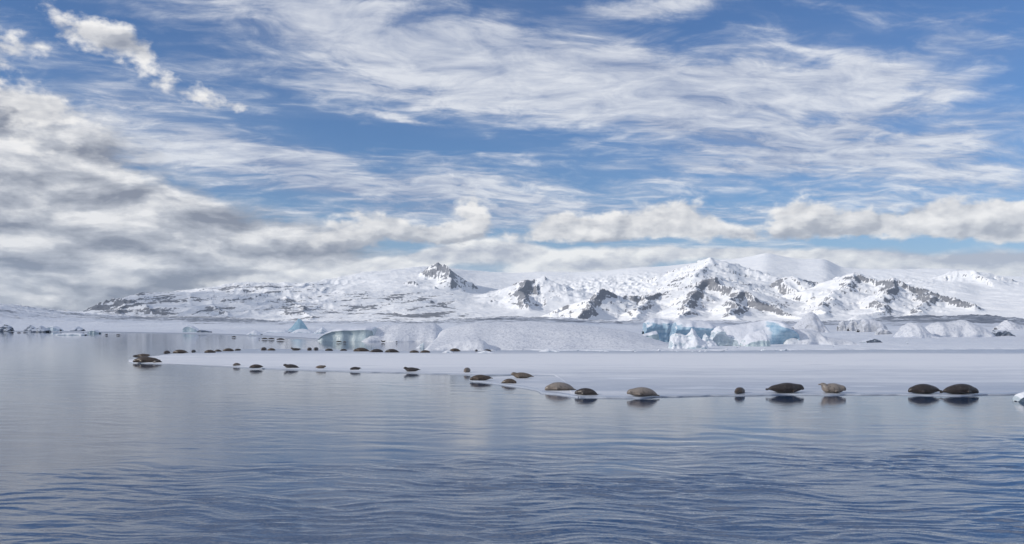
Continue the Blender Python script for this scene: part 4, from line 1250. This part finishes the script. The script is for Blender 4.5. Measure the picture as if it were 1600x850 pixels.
    S(754.5, 768.5, 549.2, 180, 'dark', 'dark seal at the right foot of the snow tongue, last of the far row', group=g, fat=1.08, ground=0.14)
    g = 'tiny distant seals beyond the channel'
    gd = 0.12
    S(403, 407, 529.8, 200, 'dark', 'leftmost speck of the dark distant seals across the channel', group=g, ground=gd)
    S(408, 419, 529.8, 182, 'dark', 'second from left of the distant seals on the far side of the channel', group=g, ground=gd, fat=0.8)
    S(418, 429.5, 530.0, 2, 'dark', 'third from left of the distant seals on the far side of the channel', group=g, ground=gd, fat=0.8)
    S(431.5, 445, 531.0, 181, 'dark', 'fourth from left of the distant seals, separated by a small gap', group=g, ground=gd, fat=0.8)
    S(524.5, 534.5, 534.6, 182, 'dark', 'left of two dark distant seals under the teal wall', group=g, ground=gd, fat=0.9)
    S(535, 541.5, 535.2, 190, 'brown', 'right and taller of two dark distant seals under the teal wall', group=g, ground=gd, fat=1.25)
    S(594, 603.5, 534.4, 182, 'dark', 'distant seal with head and tail both raised at the foot of the middle mound', group=g, ground=gd, head=0.2, tail=0.24, fat=0.85)
    S(617.3, 621.5, 534.8, 250, 'dark', 'single tiny distant seal right of the one with both ends raised', group=g, ground=gd)
    S(361.5, 369.5, 526.8, 180, 'dark', 'lone dark distant seal lying on the snowy far shore', group=g, ground=gd, fat=0.9)
    S(181, 188.5, 523.6, 180, 'dark', 'right of two dark seals on the far left waterline', group=g, ground=gd, fat=0.8)
    S(163.8, 167.2, 523.6, 260, 'dark', 'left and smaller of two dark seals on the far left waterline', group=g, ground=gd)
    S(17, 21, 519.8, 182, 'dark', 'leftmost dark speck of a seal at the far left shore', group=g, ground=gd)
    S(26, 33, 519.8, 182, 'dark', 'middle one of three dark specks of seals at the far left shore', group=g, ground=gd, fat=0.7)
    S(35.5, 40.5, 519.8, 182, 'dark', 'right one of three dark specks of seals at the far left shore', group=g, ground=gd, fat=0.8)


build_seals()


def build_ledge():
    """the thin ice tongue in front of the sheet, with a strip of water behind it"""
    px = np.linspace(733, 903, 120)
    front = curve(px, [(733, 594.6), (738, 596.2), (760, 598.2), (790, 602.6), (815, 606), (840, 610.8), (846, 614.8), (870, 617), (903, 621.5)])
    back = curve(px, [(733, 594.0), (745, 592.6), (770, 590.4), (800, 588.6), (840, 589.0), (868, 589.6), (886, 596), (903, 604)])
    rf, rb = F * CAM_H / (front - HZ), F * CAM_H / (back - HZ)
    rf = rf * (1 + 0.006 * fbm(px / 30.0, 0.0, 3, 4))
    tt = np.concatenate([[0, 0], np.linspace(0.03, 0.97, 14), [1, 1]])
    R = rf[:, None] + (rb - rf)[:, None] * tt[None, :]
    X = (px[:, None] - 800) / F * R
    z = np.full_like(R, 0.08) + 0.008 * fbm(X / 3, R / 3, 3, 2)
    z[:, 0], z[:, 1], z[:, -2], z[:, -1] = -0.2, 0.05, 0.05, -0.2
    V = np.stack([X, R, z], -1).reshape(-1, 3)
    py = HZ + CAM_H * F / R
    wet = curve(py, [(585, 0.5), (592, 0.35), (600, 0.55), (612, 0.45), (622, 0.4)])
    wet[:, :3] = 1.1
    mesh_obj('ice_ledge', V, grid_faces(120, len(tt)), bpy.data.materials['lake_ice'], kind='structure', attrs={'wet': wet})


build_ledge()


# ------------------------------------------------------------------ unseen clouds, added to shade the ice, the water and the left massif
def build_shade_cloud(name, cx, cy, base, rx, ry, seed):
    """flat-based cumulus shape added outside the view to hold back sun; the ice cap stays lit"""
    NU, NV = 120, 40
    a = np.linspace(0, 2 * np.pi, NU, endpoint=False)
    v = np.linspace(0.0, 1.0, NV)
    A, Vv = np.meshgrid(a, v, indexing='ij')
    rad = np.where(Vv < 0.35, Vv / 0.35, 1.0 - ((Vv - 0.35) / 0.65) ** 1.5)
    up = np.where(Vv < 0.35, 0.0, np.sin((Vv - 0.35) / 0.65 * np.pi / 2))
    edge = 1 + 0.22 * fbm(np.cos(A) * 1.6 + seed, np.sin(A) * 1.6, 4, 400 + seed)
    x = cx + rx * rad * edge * np.cos(A)
    y = cy + ry * rad * edge * np.sin(A)
    lump = fbm(x / 420, y / 420, 5, 420 + seed)
    z = base + up * (330 + 150 * lump) - (Vv < 0.35) * (30 + 25 * lump) * (1 - rad)
    m = bpy.data.materials.get('shade_cloud_vapour')
    if m is None:
        m, nt, p = new_mat('shade_cloud_vapour')
        p.inputs['Base Color'].default_value = (0.9, 0.9, 0.9, 1)
        p.inputs['Roughness'].default_value = 1.0
        p.inputs['Specular IOR Level'].default_value = 0.0
        g = nt.nodes.new('ShaderNodeNewGeometry')
        n1 = noise(nt, g.outputs['Position'], 0.0022, 5, 0.55)
        nt.links.new(n1.ss(0.30, 0.62, 0.15, 0.46).s, p.inputs['Alpha'])       # broken alpha, so the added shade lets part of the sun through
    V = np.stack([x, y, z], -1).reshape(-1, 3)
    return mesh_obj(name, V, grid_faces(NU, NV, wrap=True), m, kind='structure')


def shade_from(tx, ty, alt):
    """where a cloud at that height must float for its shade to lie round (tx, ty)"""
    k = alt / sun_dir.z
    return tx + sun_dir.x * k, ty + sun_dir.y * k


cx, cy = shade_from(0, 500, 1500)
build_shade_cloud('shade_cloud', cx, cy, 1500, 2100, 1350, 1)  # added out of view so its shade falls on the lagoon
cx, cy = shade_from(-2300, 5600, 1700)
build_shade_cloud('shade_cloud', cx, cy, 1600, 1300, 1500, 2)  # second one, added out of view to dull the left massif


# ------------------------------------------------------------------ the air: an even thin haze round everything, the sky outside it
def build_haze():
    m = bpy.data.materials.new('air')
    m.use_nodes = True
    nt = m.node_tree
    nt.nodes.clear()
    out = nt.nodes.new('ShaderNodeOutputMaterial')
    v = nt.nodes.new('ShaderNodeVolumePrincipled')
    v.inputs['Color'].default_value = (0.62, 0.80, 1.0, 1)
    v.inputs['Density'].default_value = 2.2e-5
    nt.links.new(v.outputs[0], out.inputs['Volume'])
    low = min(v.co.z for o in COL.objects if o.type == 'MESH' and o.name in ('snow_mountains', 'snow_field', 'water') for v in o.data.vertices)
    high = max(v.co.z for v in bpy.data.objects['snow_mountains'].data.vertices)
    print('lowest', low, 'highest', high)
    x0, x1, y0, y1, z0, z1 = -16000, 16000, -120, 13500, low - 1.0, high + 30.0
    V = [(x, y, z) for x in (x0, x1) for y in (y0, y1) for z in (z0, z1)]
    Fc = [(0, 1, 3, 2), (4, 6, 7, 5), (0, 4, 5, 1), (2, 3, 7, 6), (0, 2, 6, 4), (1, 5, 7, 3)]
    mesh_obj('haze', V, Fc, m, smooth=False, kind='stuff')


build_haze()
